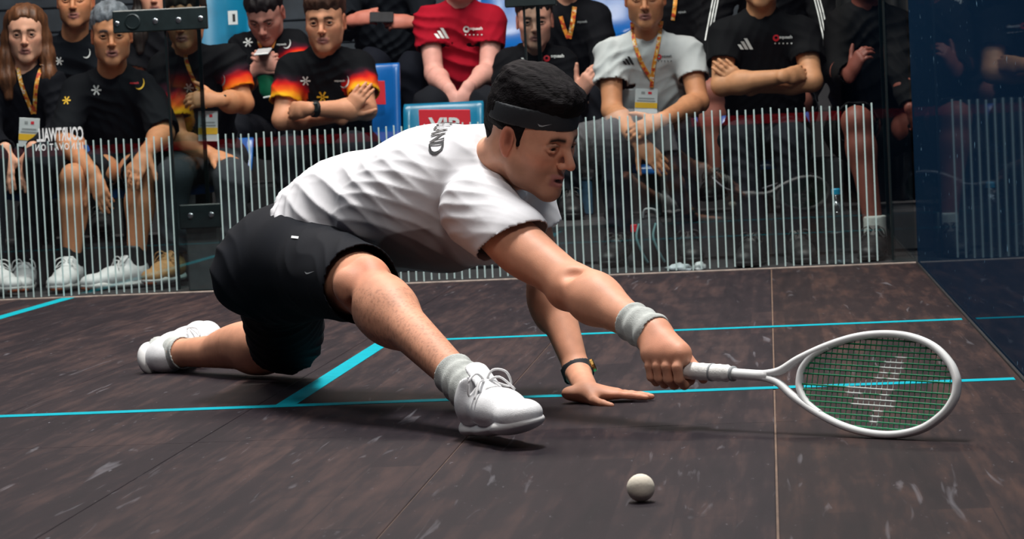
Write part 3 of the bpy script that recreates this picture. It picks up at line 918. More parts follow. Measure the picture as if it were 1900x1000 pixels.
for i in range(4):
    u = (.036, .012, -.011, -.032)[i]; r0 = (.0105, .0110, .0105, .0095)[i]; ro = (.030, .031, .030, .028)[i]
    ch = [grip_pt(u, 58, ro+.008), grip_pt(u+.002, 15, ro+.005), grip_pt(u+.002, -28, ro+.002), grip_pt(u, -75, ro-.001), grip_pt(u-.002, -125, ro-.004), grip_pt(u-.003, -165, ro-.006)]
    S.e(ch[0], (r0*1.18,)*3, None, .006)
    for j in range(5): S.c(ch[j], ch[j+1], r0-.0005*j, r0-.0005*(j+1), .004)
tb = [grip_pt(-.02, 110, .036), grip_pt(.015, 150, .032), grip_pt(.045, 185, .028), grip_pt(.062, 220, .026)]
S.chain(tb, [.019, .0145, .0115, .0095], .008)
parts.append(S.mesh(.0028))
# left arm, hand flat on the floor
S = SDF()
S.c(shL, elL, .052, .043, .02)
fl = nrm(wrL-elL)
S.c(elL, elL+fl*.09, .042, .045, .02); S.c(elL+fl*.09, wrL, .045, .027, .03)
S.e(elL+fl*.09+A(-.012, -.008, 0), (.034, .036, .075), None, .03)
wl = wrL.copy(); hl = WF(1090, 728, .022)
S.c(wrL, hl, .028, .026, .02, A(0, 0, 1), .9)
hd = nrm(WF(1200, 727, 0)-WF(1075, 732, 0))
hand_sdf(S, A(hl[0]-.014, hl[1], .020), nrm(hd+A(0, 0, -.055)), (0, 0, 1), ts=1 if np.cross(A(0, 0, 1), hd)[1] < 0 else -1, curl=(.03, .04, .02), spread=.10, thumb=(.25, .8, -.10), tc=.5, sc=.90)
parts.append(S.mesh(.0028))
# legs
def leg(S, hip, knee, ank, kn, calf, calf_off, foot=None):
    t1, t2 = nrm(knee-hip), nrm(ank-knee)
    S.c(hip, knee-t1*.06, .088, .064, .02); S.c(knee-t1*.07, knee, .064, .056, .03)
    S.c(knee, knee+t2*.12, .053, .052, .03); S.c(knee+t2*.10, ank, .051, .034, .05)
    S.e(knee+kn*.036, (.029, .029, .032), None, .022)               # knee cap
    S.e(knee+kn*.016+t2*.050, (.020, .020, .024), None, .03)      # tibial head
    b1 = nrm(np.cross(t2, calf)); S.e(knee+t2*.13+calf*calf_off, (.092, .043, .040), np.stack([t2, b1, nrm(np.cross(b1, t2))]), .035)
    S.c(ank-t2*.01, ank+t2*.05, .034, .036, .02)
S = SDF(); leg(S, hipR, kneeR, ankR, nrm(A(.55, -.55, .62)), nrm(A(-.62, .35, -.70)), .028)
S.e(kneeR+A(-.016, -.062, -.030), (.013, .010, .018), None, .03, True)
S.e(kneeR+A(.062, -.03, -.012), (.016, .014, .022), None, .03, True)
S.e(kneeR+A(-.03, -.05, .002), (.024, .02, .03), None, .03)
parts.append(S.mesh(.0036))
S = SDF(); leg(S, hipL, kneeL, ankL, nrm(A(.75, -.3, -.45)), nrm(A(-.1, -.55, .8)), .036)
tq = nrm(ankL-kneeL); cq = nrm(A(-.1, -.45, .85)); bq = nrm(np.cross(tq, cq))
S.e(kneeL+tq*.205+cq*.024, (.085, .040, .038), np.stack([tq, bq, nrm(np.cross(bq, tq))]), .035)
parts.append(S.mesh(.0036))
S = SDF()
S.c(pelv, waist, .105, .100, .05, dors, .8); S.c(waist, chest, .10, .125, .05, dors, .75); S.c(chest, neckb-tax*.03, .12, .06, .05, dors, .75)
parts.append(S.mesh(.011))
bv, bf = cat(parts)
hcf = head_col(HF, SK, (.010, .008, .008), stubble=.38)
col = hcf(bv)
nz = vnoise(bv*60, 3)[:, None]; nz2 = vnoise(bv*18, 5)[:, None]
col = col*(1+(nz-.5)*.10+(nz2-.5)*.14)
red = np.exp(-np.linalg.norm(bv-(kneeR+A(.03, -.05, .03)), axis=1)**2/.05**2)[:, None]*.45
for p_, r_, w_ in ((fist+e2*.05, .05, .35), (elR+A(0, -.03, -.03), .04, .3), (A(*hd)*.1+hl, .06, .35), (kneeL, .06, .3)):
    red = np.maximum(red, w_*np.exp(-np.linalg.norm(bv-p_, axis=1)**2/r_**2)[:, None])
col = col*(1-red)+col*A(1.05, .68, .62)*red
kc = kneeR+nrm(A(.4, -.75, .35))*.06
kw = (np.exp(-np.linalg.norm((bv-kc)*A(1, 1, .8), axis=1)**2/.040**2)*(.35+.5*vnoise(bv*70, 14)))[:, None]
col = col*(1-kw*.38*A(.8, 1, 1.15))
# leg hair
lp = ((bv-kneeR)@nrm(ankR-kneeR)); legm = np.clip(lp/.1, 0, 1)*(np.linalg.norm(bv-(kneeR+ankR)/2, axis=1) < .3)
col = col*(1-(legm*.30*np.clip((vnoise(bv*A(420, 420, 130), 9)-.55)*4, 0, 1)*(bv[:, 1] > ankR[1]-.1)*(bv[:, 0] < ankR[0]+.06)*(bv[:, 2] < kneeR[2]))[:, None])
pbody = mk('body', bv, bf, M['skin'], pl, col=col)
eyes(HF, pl, iris=(.03, .018, .012), gaze=(-.05, -.12))
# inside of the mouth
mk('mouth', *sphere(HF(0, .078, -.072), .015*HF.s, 8), plain('mouth_dark', (.03, .006, .006), .5), pl)

# hair
S = SDF(); R_ = HF.R(); s_ = HF.s
S.e(HF(0, -.016, .052), A(.083, .104, .084)*s_, R_, .02)
S.e(HF(0, .030, .105), A(.062, .062, .036)*s_, R_, .04)
S.e(HF(0, .070, .098), A(.048, .036, .026)*s_, R_, .03)
S.e(HF(0, -.030, .118), A(.058, .066, .028)*s_, R_, .04)
S.c(HF(.0, -.085, .0), HF(0, -.070, -.055), .040*s_, .030*s_, .03)
for q in (-1, 1): S.c(HF(q*.072, .019, .03), HF(q*.0715, .019, -.008), .010*s_, .007*s_, .012)
S.e(HF(0, .105, -.02), A(.070, .068, .062)*s_, R_, .006, True)
S.e(HF(0, .10, .015), A(.058, .05, .050)*s_, R_, .01, True)
for q in (-1, 1): S.e(HF(q*.092, .002, -.012), A(.026, .024, .040)*s_, R_, .006, True)
v, f = S.mesh(.003); N = vnormals(v, f); pl_ = HF.loc(v)
st = vnoise(np.stack([pl_[:, 0]*85, pl_[:, 1]*22+pl_[:, 2]*10, pl_[:, 2]*60], 1), 11)+.6*vnoise(np.stack([pl_[:, 0]*170, pl_[:, 1]*60, pl_[:, 2]*120], 1), 12)
top = np.clip((pl_[:, 2]-.05)/.06, 0, 1)
v = v+N*((st-.8)*(.0025+.0035*top))[:, None]
hc = np.tile(A(.0060, .0048, .0055), (len(v), 1))*(.6+st*.6)[:, None]
mk('hair', v, f, M['hair_player'], pl, col=hc)
# headband
S = SDF(); S.e(HF(0, -.008, .050), A(.0855, .1075, .12)*s_, R_, .0)
tilt = nrm(HF.u*1.0-HF.f*.10)
S.cutp(HF(0, 0, .072), tilt, .3); S.cutp(HF(0, 0, .030), -tilt, .3)
v, f = S.mesh(.003)
mk('headband', v, f, M['blackband'], pl, smooth=True)
hb = bvh(v, f)
sw = A([-.016, .0], [-.004, -.005], [.018, .006], [-.003, -.001], [-.012, .003]) if False else np.array([(-.016, .001), (-.011, -.005), (-.004, -.0045), (.018, .006), (-.004, -.001), (-.010, -.001)])
decal('emblem', sw*.9, [(0, 1, 2, 3, 4, 5)], M['grey_print'], pl, HF(.062, .075, .050), -HF.r*.7+HF.f*.7, HF.u, hb, nrm(-HF.r*.75-HF.f*.65), .0015)

# shirt
S = SDF(); hS = .0042
S.c(pelv+tax*.05+dors*.015, waist+dors*.008, .135, .132, .06, dors, .84, cap0=False)
S.c(waist+dors*.006, chest, .134, .158, .07, dors, .78)
S.c(chest, neckb-tax*.06+dors*.012, .158, .105, .06, dors, .74)
S.c(shR-lat*-.02, shL-lat*.02, .060, .060, .06)
S.e(chest-tax*.06-lat*.09+dors*.03, (.11, .07, .07), np.stack([tax, lat, dors]), .05)        # right shoulder blade side
S.c(waist-dors*.07, chest-dors*.10, .075, .085, .06, lat, 1.3)      # cloth hanging off the belly
S.c(chest-dors*.10, W(905, 448, -.10), .085, .05, .06)
slR = shR+upd*.112; capn = nrm(upd*.62+A(0, 0, -.62))
slL = shL+nrm(elL-shL)*.135
S.c(shR-upd*.02, slR, .074, .079, .05, cap=capn)
S.c(shL, slL, .068, .073, .05, cap=True)
S.c(neckb-tax*.07, neckb+tax*.004, .085, .070, .05, cap=True)
S.c(W(545, 408, .20), W(580, 415, .16), .045, .05, .05)             # rumpled tail over the waistband
hemc = pelv+tax*.062
S.cutp(hemc+dors*.05, nrm(-tax+dors*.18), .30)
v, f = S.mesh(hS); v, f = uncap(v, f, [(slR, capn, .13), (slL, elL-shL, .11), (neckb+tax*.004, tax, .11)], hS)
N = vnormals(v, f)
tt = (v-pelv)@tax; ll = (v-chest)@lat; dd = (v-chest)@dors
far = np.ones(len(v))
for p_ in (slR, slL): far = np.minimum(far, np.clip((np.linalg.norm(v-p_, axis=1)-.06)/.08, 0.15, 1))
back = np.clip((dd+.05)/.1, .25, 1)
d1 = nrm(tax*.80+dors*.35+lat*.45)
v = fold(v, N, d1, .042, .0075, 21, 2.2, .42, far*back)
N = vnormals(v, f); v = fold(v, N, nrm(tax*.55+dors*.5+lat*.8), .027, .0042, 31, 2.0, .5, far)
N = vnormals(v, f); v = fold(v, N, nrm(upd*.35+lat*.6+A(0, 0, .6)), .030, .0045, 41, 2.0, .5, np.clip(1-np.linalg.norm(v-shR-upd*.05, axis=1)/.16, 0, 1))
N = vnormals(v, f); low = np.clip(1-(tt-.06)/.16, 0, 1); v = fold(v, N, nrm(tax*.9-lat*.2), .03, .009, 51, 1.8, .6, low)
v = relax(v, f, 1, .35)
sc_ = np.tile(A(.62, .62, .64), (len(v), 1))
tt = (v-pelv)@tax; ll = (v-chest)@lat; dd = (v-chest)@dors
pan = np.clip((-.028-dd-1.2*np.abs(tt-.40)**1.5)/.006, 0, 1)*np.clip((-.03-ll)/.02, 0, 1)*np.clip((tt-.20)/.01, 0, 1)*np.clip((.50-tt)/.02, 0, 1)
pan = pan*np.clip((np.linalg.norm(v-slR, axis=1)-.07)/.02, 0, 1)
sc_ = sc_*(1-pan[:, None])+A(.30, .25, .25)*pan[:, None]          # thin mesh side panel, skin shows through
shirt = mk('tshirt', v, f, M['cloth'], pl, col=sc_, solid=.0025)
sb = bvh(v, f)
# collar rib
mb = MB(); ring = []
for a in range(28):
    w = 2*math.pi*a/28; ring.append(neckb+tax*(.006)+(lat*math.cos(w)*.074+dors*math.sin(w)*.060))
mb.tube(ring, .006, 8, closed=True).build('collar', plain('collar_rib', (.78, .78, .80), .85), pl, smooth=True)
# lettering across the shoulders
tv, tf = textmesh('ENGLAND', 1.0, .015, 1.02)
lo, hi = tv.min(0), tv.max(0); tv = (tv-(lo+hi)/2)/(hi-lo)
U = nrm(-lat); V = nrm(tax-U*(tax@U)); NB = np.cross(U, V); NB = -NB if NB@dors > 0 else NB
tx = tv[:, 0]*.20+.024; ty = tv[:, 1]*.034-(tv[:, 0]*2)**2*.010
decal('lettering', np.stack([tx, ty], 1), tf, M['black_print'], pl, W(834, 246, -.02), U, V, sb, NB, .003)

# shorts
S = SDF(); t1 = nrm(kneeR-hipR); t2 = nrm(kneeL-hipL)
S.c(hipR-t1*.0, hipL, .118, .118, .05)
S.c(pelv+tax*.015, pelv+tax*.10, .134, .128, .05, dors, .86, cap=True)
S.e(pelv-tax*.035+dors*.035, (.118, .150, .112), np.stack([tax, lat, dors]), .05)
hemR, hemL = kneeR-t1*.012, kneeL-t2*.035
S.c(hipR, hemR, .112, .084, .05, cap=True); S.c(hipL, hemL, .110, .088, .05, cap=True)
v, f = S.mesh(.0045); v, f = uncap(v, f, [(hemR, t1, .13), (hemL, t2, .13)], .0045)
N = vnormals(v, f)
mR = np.clip(1-np.linalg.norm(v-(hipL+kneeL)/2, axis=1)/.22, 0, 1)
v = fold(v, N, nrm(t2*.8+A(.2, 0, .3)), .035, .008, 61, 1.8, .5, mR)
N = vnormals(v, f); v = fold(v, N, nrm(A(.7, -.2, .6)), .045, .006, 66, 2.0, .6)
v[:, 2] = np.maximum(v[:, 2], .006)
v = relax(v, f, 1, .3)
mk('shorts', v, f, M['cloth'], pl, col=np.tile(A(.0062, .0075, .011), (len(v), 1)), solid=.0025)
shb = bvh(v, f)
decal('emblem', sw*.8, [(0, 1, 2, 3, 4, 5)], M['grey_print'], pl, W(590, 497, -.05), _r, _u, shb, A(-.05, 1, 0), .002)
decal('waistband_tag', np.array([(-.010, -.0022), (.010, -.0022), (.010, .0022), (-.010, .0022)]), [(0, 1, 2, 3)], M['white'], pl, W(562, 434, .1), _r, _u, shb, A(-.05, 1, 0), .004)

# socks, wristband, watch
def sock(a, b, r0, r1, name='sock', mat='knit', h=.003, ribs=3, rib=.002):
    S = SDF(); S.c(a, b, r0, r1, .01, cap=True, cap0=True); v, f = S.mesh(h)
    v, f = uncap(v, f, [(A(*b), A(*b)-A(*a), r1*1.4), (A(*a), A(*a)-A(*b), r0*1.4)], h)
    N = vnormals(v, f); t = ((v-A(*a))@nrm(A(*b)-A(*a)))/np.linalg.norm(A(*b)-A(*a))
    v = v+N*(rib*np.sin((t+.15*vnoise(v*25, 4))*math.pi*2*ribs))[:, None]
    return mk(name, v, f, M[mat], pl if name != 'x' else None, solid=.003)
tR = nrm(ankR-kneeR); tL = nrm(ankL-kneeL)
sock(ankR-tR*.035, ankR+tR*.075, .0415, .046)
sock(ankL-tL*.035, ankL+tL*.075, .0405, .044)
sock(wrR-fod*.062, wrR+fod*.022, .0385, .0400, name='wristband', ribs=2.5, rib=.0022)
wa = nrm(wrL-elL)
sock(wrL-wa*.016, wrL+wa*.014, .0350, .0345, name='watch', mat='blackband', ribs=0)
mb = MB(); cw = wrL+nrm(A(.9, .1, .35))*.034
mb.lathe(cw, [(.014, -.003), (.015, 0), (.015, .005), (.012, .007), (.001, .007)], ax=nrm(A(.9, .1, .35)), seg=18).build('watch_case', M['gold'], pl, smooth=False)

# shoes
hR = WF(880, 810); tRn = A(*W(994, 801, hR[1]-.25))
fw = nrm(tRn-hR); hR = hR+A(0, 0, .002)
shoe(pl, hR, fw, nrm(A(-.10, -.10, 1)), sc=.95, h=.0032)
uL = nrm(nrm(kneeL-ankL)+A(.15, .1, .12)); fL = A(.50, .84, .16); fL = nrm(fL-uL*(fL@uL)); hL = ankL-uL*.098-fL*.055
shoe(pl, hL, fL, uL, sc=1.0, h=.0032)

# ------------------------------------------------------------------ racket
rk = thing('squash_racket', 'white squash racket with green strings held low above the floor', 'racket', (*((rk_butt+rk_tip)/2)[:2], 0))
LEN = .685; rk0 = rk_tip-hax*LEN
Q = lambda u, v_, w=0.0: rk0+hax*u+rw*v_+rn*w
def outline(n=10):
    top_ = [(.268, .004), (.30, .012), (.34, .037), (.40, .065), (.46, .0845), (.52, .093), (.575, .0905), (.625, .0755), (.662, .048), (.680, .021), (.684, 0)]
    full = top_+[(u, -v_) for u, v_ in top_[-2::-1]]
    return spline([(u, v_, 0) for u, v_ in full], n)
oc = outline()
def frame_tube(pts, r_in, r_w):
    mb = MB(); n = len(pts); seg = 12; v = []
    for i, p in enumerate(pts):
        t = nrm(pts[min(i+1, n-1)]-pts[max(i-1, 0)]); a = np.cross(t, A(0, 0, 1))
        for q in range(seg):
            w = 2*math.pi*q/seg; ca, sa = math.cos(w), math.sin(w)
            ca = math.copysign(abs(ca)**.75, ca); sa = math.copysign(abs(sa)**.75, sa)
            o2 = p+a*ca*r_in; v.append(Q(o2[0], o2[1], sa*r_w))
    f = [(i*seg+q, i*seg+(q+1) % seg, (i+1)*seg+(q+1) % seg, (i+1)*seg+q) for i in range(n-1) for q in range(seg)]
    f += [tuple(range(seg))[::-1], tuple(range((n-1)*seg, n*seg))]
    return mb.add(v, f)
frame_tube(oc, .0072, .0100).build('frame', M['racket'], rk, smooth=True)
br = spline([(.402, .064, 0), (.370, .046, 0), (.350, .021, 0), (.346, 0, 0), (.350, -.021, 0), (.370, -.046, 0), (.402, -.064, 0)], 6)
frame_tube(br, .0065, .0090).build('throat_bridge', M['racket'], rk, smooth=True)
mb = MB(); mb.tube([Q(.185, 0), Q(.21, 0), Q(.25, 0), Q(.275, 0)], [.0115, .0105, .0105, .0115], 14).build('shaft', M['racket'], rk, smooth=True)
pts = [Q(u, 0) for u in np.linspace(.0, .192, 30)]
rad = [.0165+(.002 if i < 2 else 0)+.0008*(i % 3 == 0)-(.003 if i > 27 else 0) for i in range(30)]
MB().tube(pts, rad, 16).build('grip', M['grip'], rk, smooth=True)
MB().tube([Q(.142, 0), Q(.146, 0)], .0178, 16).build('grip_tape_seam', M['grey_print'], rk, smooth=True)
MB().tube([Q(.190, 0), Q(.195, 0)], .0150, 16).build('grip_collar', M['grey_print'], rk, smooth=True)
def string_mat():
    m, nt, b = newmat('green_string'); L = nt.links.new
    tc = nt.nodes.new('ShaderNodeTexCoord')
    at = nt.nodes.new('ShaderNodeVertexColor'); at.layer_name = 'Col'; L(at.outputs[0], b.inputs['Base Color'])
    b.inputs['Roughness'].default_value = .4
    return m
M['string'] = string_mat()
poly = [(p[0], p[1]) for p in oc if p[0] > .40]+[(p[0], p[1]) for p in br[::-1]]
def clip_line(axis, val):
    hits = []
    for i in range(len(poly)):
        a, b = poly[i], poly[(i+1) % len(poly)]
        if (a[axis]-val)*(b[axis]-val) < 0:
            t = (val-a[axis])/(b[axis]-a[axis]); hits.append(a[1-axis]+t*(b[1-axis]-a[1-axis]))
    return (min(hits), max(hits)) if len(hits) >= 2 else None
def logo(u, v_):
    # stencilled emblem: two slanted bars and a swash
    a = (abs((u-.545)-(v_)*.35) < .010 and -.075 < v_ < .055) or (abs((u-.515)-v_*.55) < .011 and -.02 < v_ < .05) or (abs(v_+.005-(u-.5)*.25) < .012 and .455 < u < .53) or (abs(v_+.035) < .007 and .47 < u < .56)
    return a
def string(axis, val, w0):
    h_ = clip_line(axis, val)
    if not h_: return
    n = 40; v = []; f = []; col_ = []; r = .0020 if axis == 1 else .0009
    for i in range(n+1):
        q = h_[0]+(h_[1]-h_[0])*i/n
        u, w_ = (q, val) if axis == 1 else (val, q)
        off = w0*math.sin(i*2.2)*.0006
        cc = (.62, .70, .66) if logo(u, w_) else lin(8, 126, 80)
        for k_ in range(4):
            an = math.pi/2*k_+.78
            d_ = (math.cos(an)*r, math.sin(an)*r)
            v.append(Q(u, w_+d_[0], d_[1]+off) if axis == 1 else Q(u+d_[0], w_, d_[1]-off)); col_.append(cc)
    for i in range(n):
        for k_ in range(4): f.append((i*4+k_, i*4+(k_+1) % 4, i*4+4+(k_+1) % 4, i*4+4+k_))
    mk('string', v, f, M['string'], rk, col=np.array(col_), smooth=True)
for i in range(-9, 10): string(1, i*.0102, 1)
for i in range(0, 27): string(0, .362+i*.0118, -1)

# ball
bc = WF(1190, 931); v, f = sphere((bc[0], bc[1], .0225), .0225, 14)
tag(mk('squash_ball', v, f, M['ball']), 'small cream white squash ball on the dark floor in front of the player', 'ball')
# ------------------------------------------------------------------ spectators
NV = lin(17, 21, 29)
BLK = (.0050, .0060, .0085)
def grad(sh, el, t0=.38, t1=1.0):
    """sleeve print running from black through red and orange to yellow at the cuff"""
    stops = [(-9, BLK), (.0, BLK), (.22, lin(58, 18, 34)), (.42, lin(206, 24, 22)), (.66, lin(236, 96, 24)), (.85, lin(246, 180, 30)), (9, lin(250, 190, 40))]
    def fn(v, c):
        ax = el-sh; L = np.linalg.norm(ax); t = ((v-sh)@ax)/L/L
        rad_ = np.linalg.norm(v-sh-np.outer(t, ax), axis=1)
        t = t+(vnoise(v*40, 5)-.5)*.10
        q = (t-t0)/(t1-t0)*.95
        cc = np.zeros((len(v), 3))
        for k_ in range(3): cc[:, k_] = np.interp(q, [s[0] for s in stops], [s[1][k_] for s in stops])
        m = (rad_ < .085) & (t > t0-.02)
        c[m] = cc[m]; return c
    return fn
def spectator(label, Y, head, neck, sh, el, wr, hands=None, skin=SK, hair=('short', (.02, .014, .01)), top='tee', topcol=BLK, topfn=None,
              sleeve=.62, bottom='long', botcol=(.010, .011, .016), hip=None, knees=None, ankles=None, toes=None, shoes=('shoe_black', 'shoe_black', 'shoe_black'),
              vis=True, fem=False, stubble=0, group='spectators behind the back glass', floor_z=0.0, seat=.40, socks=None, hs=1.0, collar=None, legs=True, gaze=(0, 0), lanyard=None, mouth=0.0, thick=1.0, build_legs_skin=False):
    def P(t, dy=0): return W(t[0], t[1], t[2] if len(t) > 2 else Y+dy)
    nk = P(neck); sa, sb_ = P(sh[0]), P(sh[1]); ea, eb = P(el[0], -.06), P(el[1], -.06); wa_, wb_ = P(wr[0], -.2), P(wr[1], -.2)
    hp = W(hip[0], hip[1], hip[2]) if hip else A(nk[0], Y+.24, seat+.085)
    la = nrm(sb_-sa); tx_ = nrm(nk-hp); do = nrm(np.cross(la, tx_))
    kn = [P(k_) for k_ in knees] if knees else [hp+A(q*.13, -.44, .02) for q in (-1, 1)]
    an = [P(k_) for k_ in ankles] if ankles else [A(k_[0], k_[1]+.02, floor_z+.095) for k_ in kn]
    root = thing('person', label, 'person', (hp[0], hp[1]-.2, floor_z), group)
    F = head_frame(P(head, -.03), head[3] if len(head) > 3 else 0, head[4] if len(head) > 4 else 0, head[5] if len(head) > 5 else 0, sc=hs)
    parts = []
    S = SDF(); head_sdf(S, F, neck=nk-do*0, fem=fem, fine=vis, mouth=mouth, neck_r=.048 if fem else .055)
    parts.append(S.mesh(.0037 if vis else .008))
    th = thick
    for q, (s_a, e_a, w_a) in enumerate(((sa, ea, wa_), (sb_, eb, wb_))):
        S = SDF(); fo = nrm(w_a-e_a)
        S.c(s_a, e_a, .050*th, .040*th, .02); S.c(e_a, e_a+fo*.08, .040*th, .042*th, .02); S.c(e_a+fo*.08, w_a, .042*th, .027*th, .03)
        if hands and hands[q]:
            H = hands[q]; hand_sdf(S, w_a+fo*.015, H[0], H[1], H[2], *(H[3:4] or [(.25, .3, .2)]), sc=H[4] if len(H) > 4 else .97, k=.006, thumb=H[5] if len(H) > 5 else (.6, .75, -.1))
        else:
            hand_sdf(S, w_a+fo*.015, fo, (0, -1, .3), 1 if q == 0 else -1, (.35, .4, .3), sc=.95)
        parts.append(S.mesh(.0048))
    if bottom == 'shorts':
        for q in (0, 1):
            S = SDF(); t_ = nrm(an[q]-kn[q])
            S.c(hp*.5+kn[q]*.5, kn[q], .07, .058, .02); S.c(kn[q], kn[q]+t_*.1, .053, .05, .03); S.c(kn[q]+t_*.1, an[q], .052, .034, .04)
            S.e(kn[q]+A(0, -.025, .01), (.036, .03, .036), None, .03)
            S.e(kn[q]+t_*.13+A(0, .02, 0), (.05, .05, .09), None, .03)
            parts.append(S.mesh(.006))
    S = SDF(); S.c(hp, (hp+nk)/2, .10, .10, .05, do, .8); S.c((hp+nk)/2, nk, .10, .05, .05, do, .8); parts.append(S.mesh(.014))
    v, f = cat(parts)
    c = head_col(F, skin, hair[1], stubble=stubble)(v)
    c = c*(1+(vnoise(v*50, 8)-.5)*.12)[:, None]
    mk('body', v, f, M['skin'], root, col=c)
    if vis: eyes(F, root, gaze=gaze, fy=.0792)
    # top
    h = .0065; S = SDF(); caps = []
    mid = hp*.45+nk*.55
    S.c(hp+tx_*.02, mid, .150*th, .150*th, .06, do, .78); S.c(mid, nk-tx_*.09, .152*th, .118*th, .06, do, .78)
    S.c(nk-tx_*.10, nk-tx_*.012, .100, .064, .05, do, .95)
    S.c(sa*.85+nk*.15, sb_*.85+nk*.15, .056*th, .056*th, .06)
    for s_a, e_a, w_a in ((sa, ea, wa_), (sb_, eb, wb_)):
        if top in ('tee', 'polo'):
            e_ = s_a+(e_a-s_a)*sleeve
            S.c(s_a, e_, .062*th, .064*th, .04, cap=True); caps.append((e_, e_a-s_a, .10))
        else:
            S.c(s_a, e_a, .064*th, .054*th, .04); S.c(e_a, w_a-nrm(w_a-e_a)*.01, .054*th, .042, .03, cap=True); caps.append((w_a-nrm(w_a-e_a)*.01, w_a-e_a, .08))
    v, f = S.mesh(h); v, f = uncap(v, f, caps, h); N = vnormals(v, f)
    v = fold(v, N, nrm(A(.35*rnd.choice((-1, 1)), 0, .9)), .055, .010, rnd.randint(1, 999), 1.8, .6)
    N = vnormals(v, f); v = fold(v, N, nrm(A(.8, .2, .5*rnd.choice((-1, 1)))), .04, .006, rnd.randint(1, 999), 1.8, .6)
    c = np.tile(A(*topcol)*(.65 if max(topcol) < .03 else 1), (len(v), 1))
    if topfn:
        for fn in topfn(sa, ea, sb_, eb): c = fn(v, c)
    nm = {'tee': 'tshirt', 'polo': 'polo_shirt', 'jacket': 'jacket'}[top]
    mk(nm, v, f, M['cloth'], root, col=c, solid=.003)
    tree = bvh(v, f)
    if top == 'polo' or collar:
        mb = MB(); pts_ = []
        for a in range(24):
            w = 2*math.pi*a/24; pts_.append(nk-tx_*.012+la*math.cos(w)*.066+np.cross(la, tx_)*math.sin(w)*.062+tx_*(.012*math.sin(w)))
        mb.tube(pts_, .009, 8, closed=True).build('collar', plain('collar_cloth', topcol, .8), root, smooth=True)
    # trousers or shorts
    if legs:
        S = SDF(); caps = []
        S.c(hp+A(-.06, .02, -.0), hp+A(.06, .02, 0), .118, .118, .05)
        for q in (0, 1):
            h0 = hp+A((-1, 1)[q]*.075, 0, -.01); t_ = kn[q]-h0
            if bottom == 'shorts':
                e_ = h0+t_*.86; S.c(h0, e_, .094, .084, .05, cap=True); caps.append((e_, t_, .13))
            else:
                S.c(h0, kn[q], .092, .068, .05); e_ = an[q]+A(0, 0, .02); S.c(kn[q], e_, .068, .050, .04, cap=True); caps.append((e_, an[q]-kn[q], .09))
        v, f = S.mesh(.0095); v, f = uncap(v, f, caps, .0095); N = vnormals(v, f)
        v = fold(v, N, A(.5, .3, .8), .06, .010, rnd.randint(1, 999), 1.6, .6)
        mk('shorts' if bottom == 'shorts' else 'trousers', v, f, M['cloth'], root, col=np.tile(A(*botcol), (len(v), 1)), solid=.003)
        for q in (0, 1):
            if socks:
                S = SDF(); S.c(an[q]+A(0, 0, .075), an[q]-A(0, 0, .03), .044, .043, .01, cap=True, cap0=True); v, f = S.mesh(.005)
                mk('sock', v, f, M[socks], root)
            fd = nrm(A(*toes[q])) if toes else nrm(A((-.18, .18)[q], -1, 0))
            heel = an[q]-fd*.055; heel[2] = max(an[q][2]-.09, floor_z+.001)
            shoe(root, heel, fd, (0, 0, 1), .97, shoes[0], shoes[1], shoes[2], h=.0052, laces=True, gum=shoes[1] == 'rubber_white')
    # hair
    kind, hcol = hair; s_ = F.s; R_ = F.R()
    if kind:
        S = SDF()
        S.e(F(0, -.017, .046), A(.083, .104, .086)*s_, R_, .02); S.e(F(0, .028, .078), A(.066, .060, .048)*s_, R_, .03) if kind != 'long' else S.e(F(0, .020, .075), A(.066, .060, .044)*s_, R_, .03)
        if kind == 'fringe': S.e(F(0, .045, .088), A(.066, .052, .034)*s_, R_, .03); S.e(F(0, -.02, .10), A(.075, .085, .045)*s_, R_, .03)
        S.c(F(0, -.085, .0), F(0, -.075, -.055), .040*s_, .028*s_, .03)
        if kind == 'long':
            for q in (-1, 1):
                S.chain([F(q*.055, -.02, .06), F(q*.078, -.01, -.02), F(q*.085, .0, -.10), F(q*.088, .028, -.19), F(q*.085, .045, -.27)], [.035*s_, .026*s_, .032*s_, .036*s_, .020*s_], .03)
            S.chain([F(0, -.09, 0), F(0, -.09, -.15)], [.06*s_, .07*s_], .04)
        S.e(F(0, .105, -.018), A(.074 if kind != 'long' else .064, .070, .072)*s_, R_, .006, True)
        S.e(F(0, .105, .018), A(.056, .055, {'fringe': .030, 'long': .066}.get(kind, .046))*s_, R_, .008, True)
        if kind != 'long':
            for q in (-1, 1): S.e(F(q*.092, .002, -.012), A(.026, .024, .040)*s_, R_, .006, True)
        v, f = S.mesh(.0045 if vis else .009); N = vnormals(v, f); p_ = F.loc(v)
        st_ = vnoise(np.stack([p_[:, 0]*95, p_[:, 1]*40, p_[:, 2]*(14 if kind == 'long' else 45)], 1), 17)
        v = v+N*((st_-.5)*(.012 if kind != 'long' else .008))[:, None]
        mk('hair', v, f, M['hair' if kind == 'long' else 'hair_short'], root, col=np.tile(A(*hcol), (len(v), 1))*(.55+.9*st_)[:, None])
    return dict(root=root, tree=tree, F=F, Y=Y, wr=(wa_, wb_), el=(ea, eb), nk=nk, hp=hp, sa=sa, sb=sb_, kn=kn)

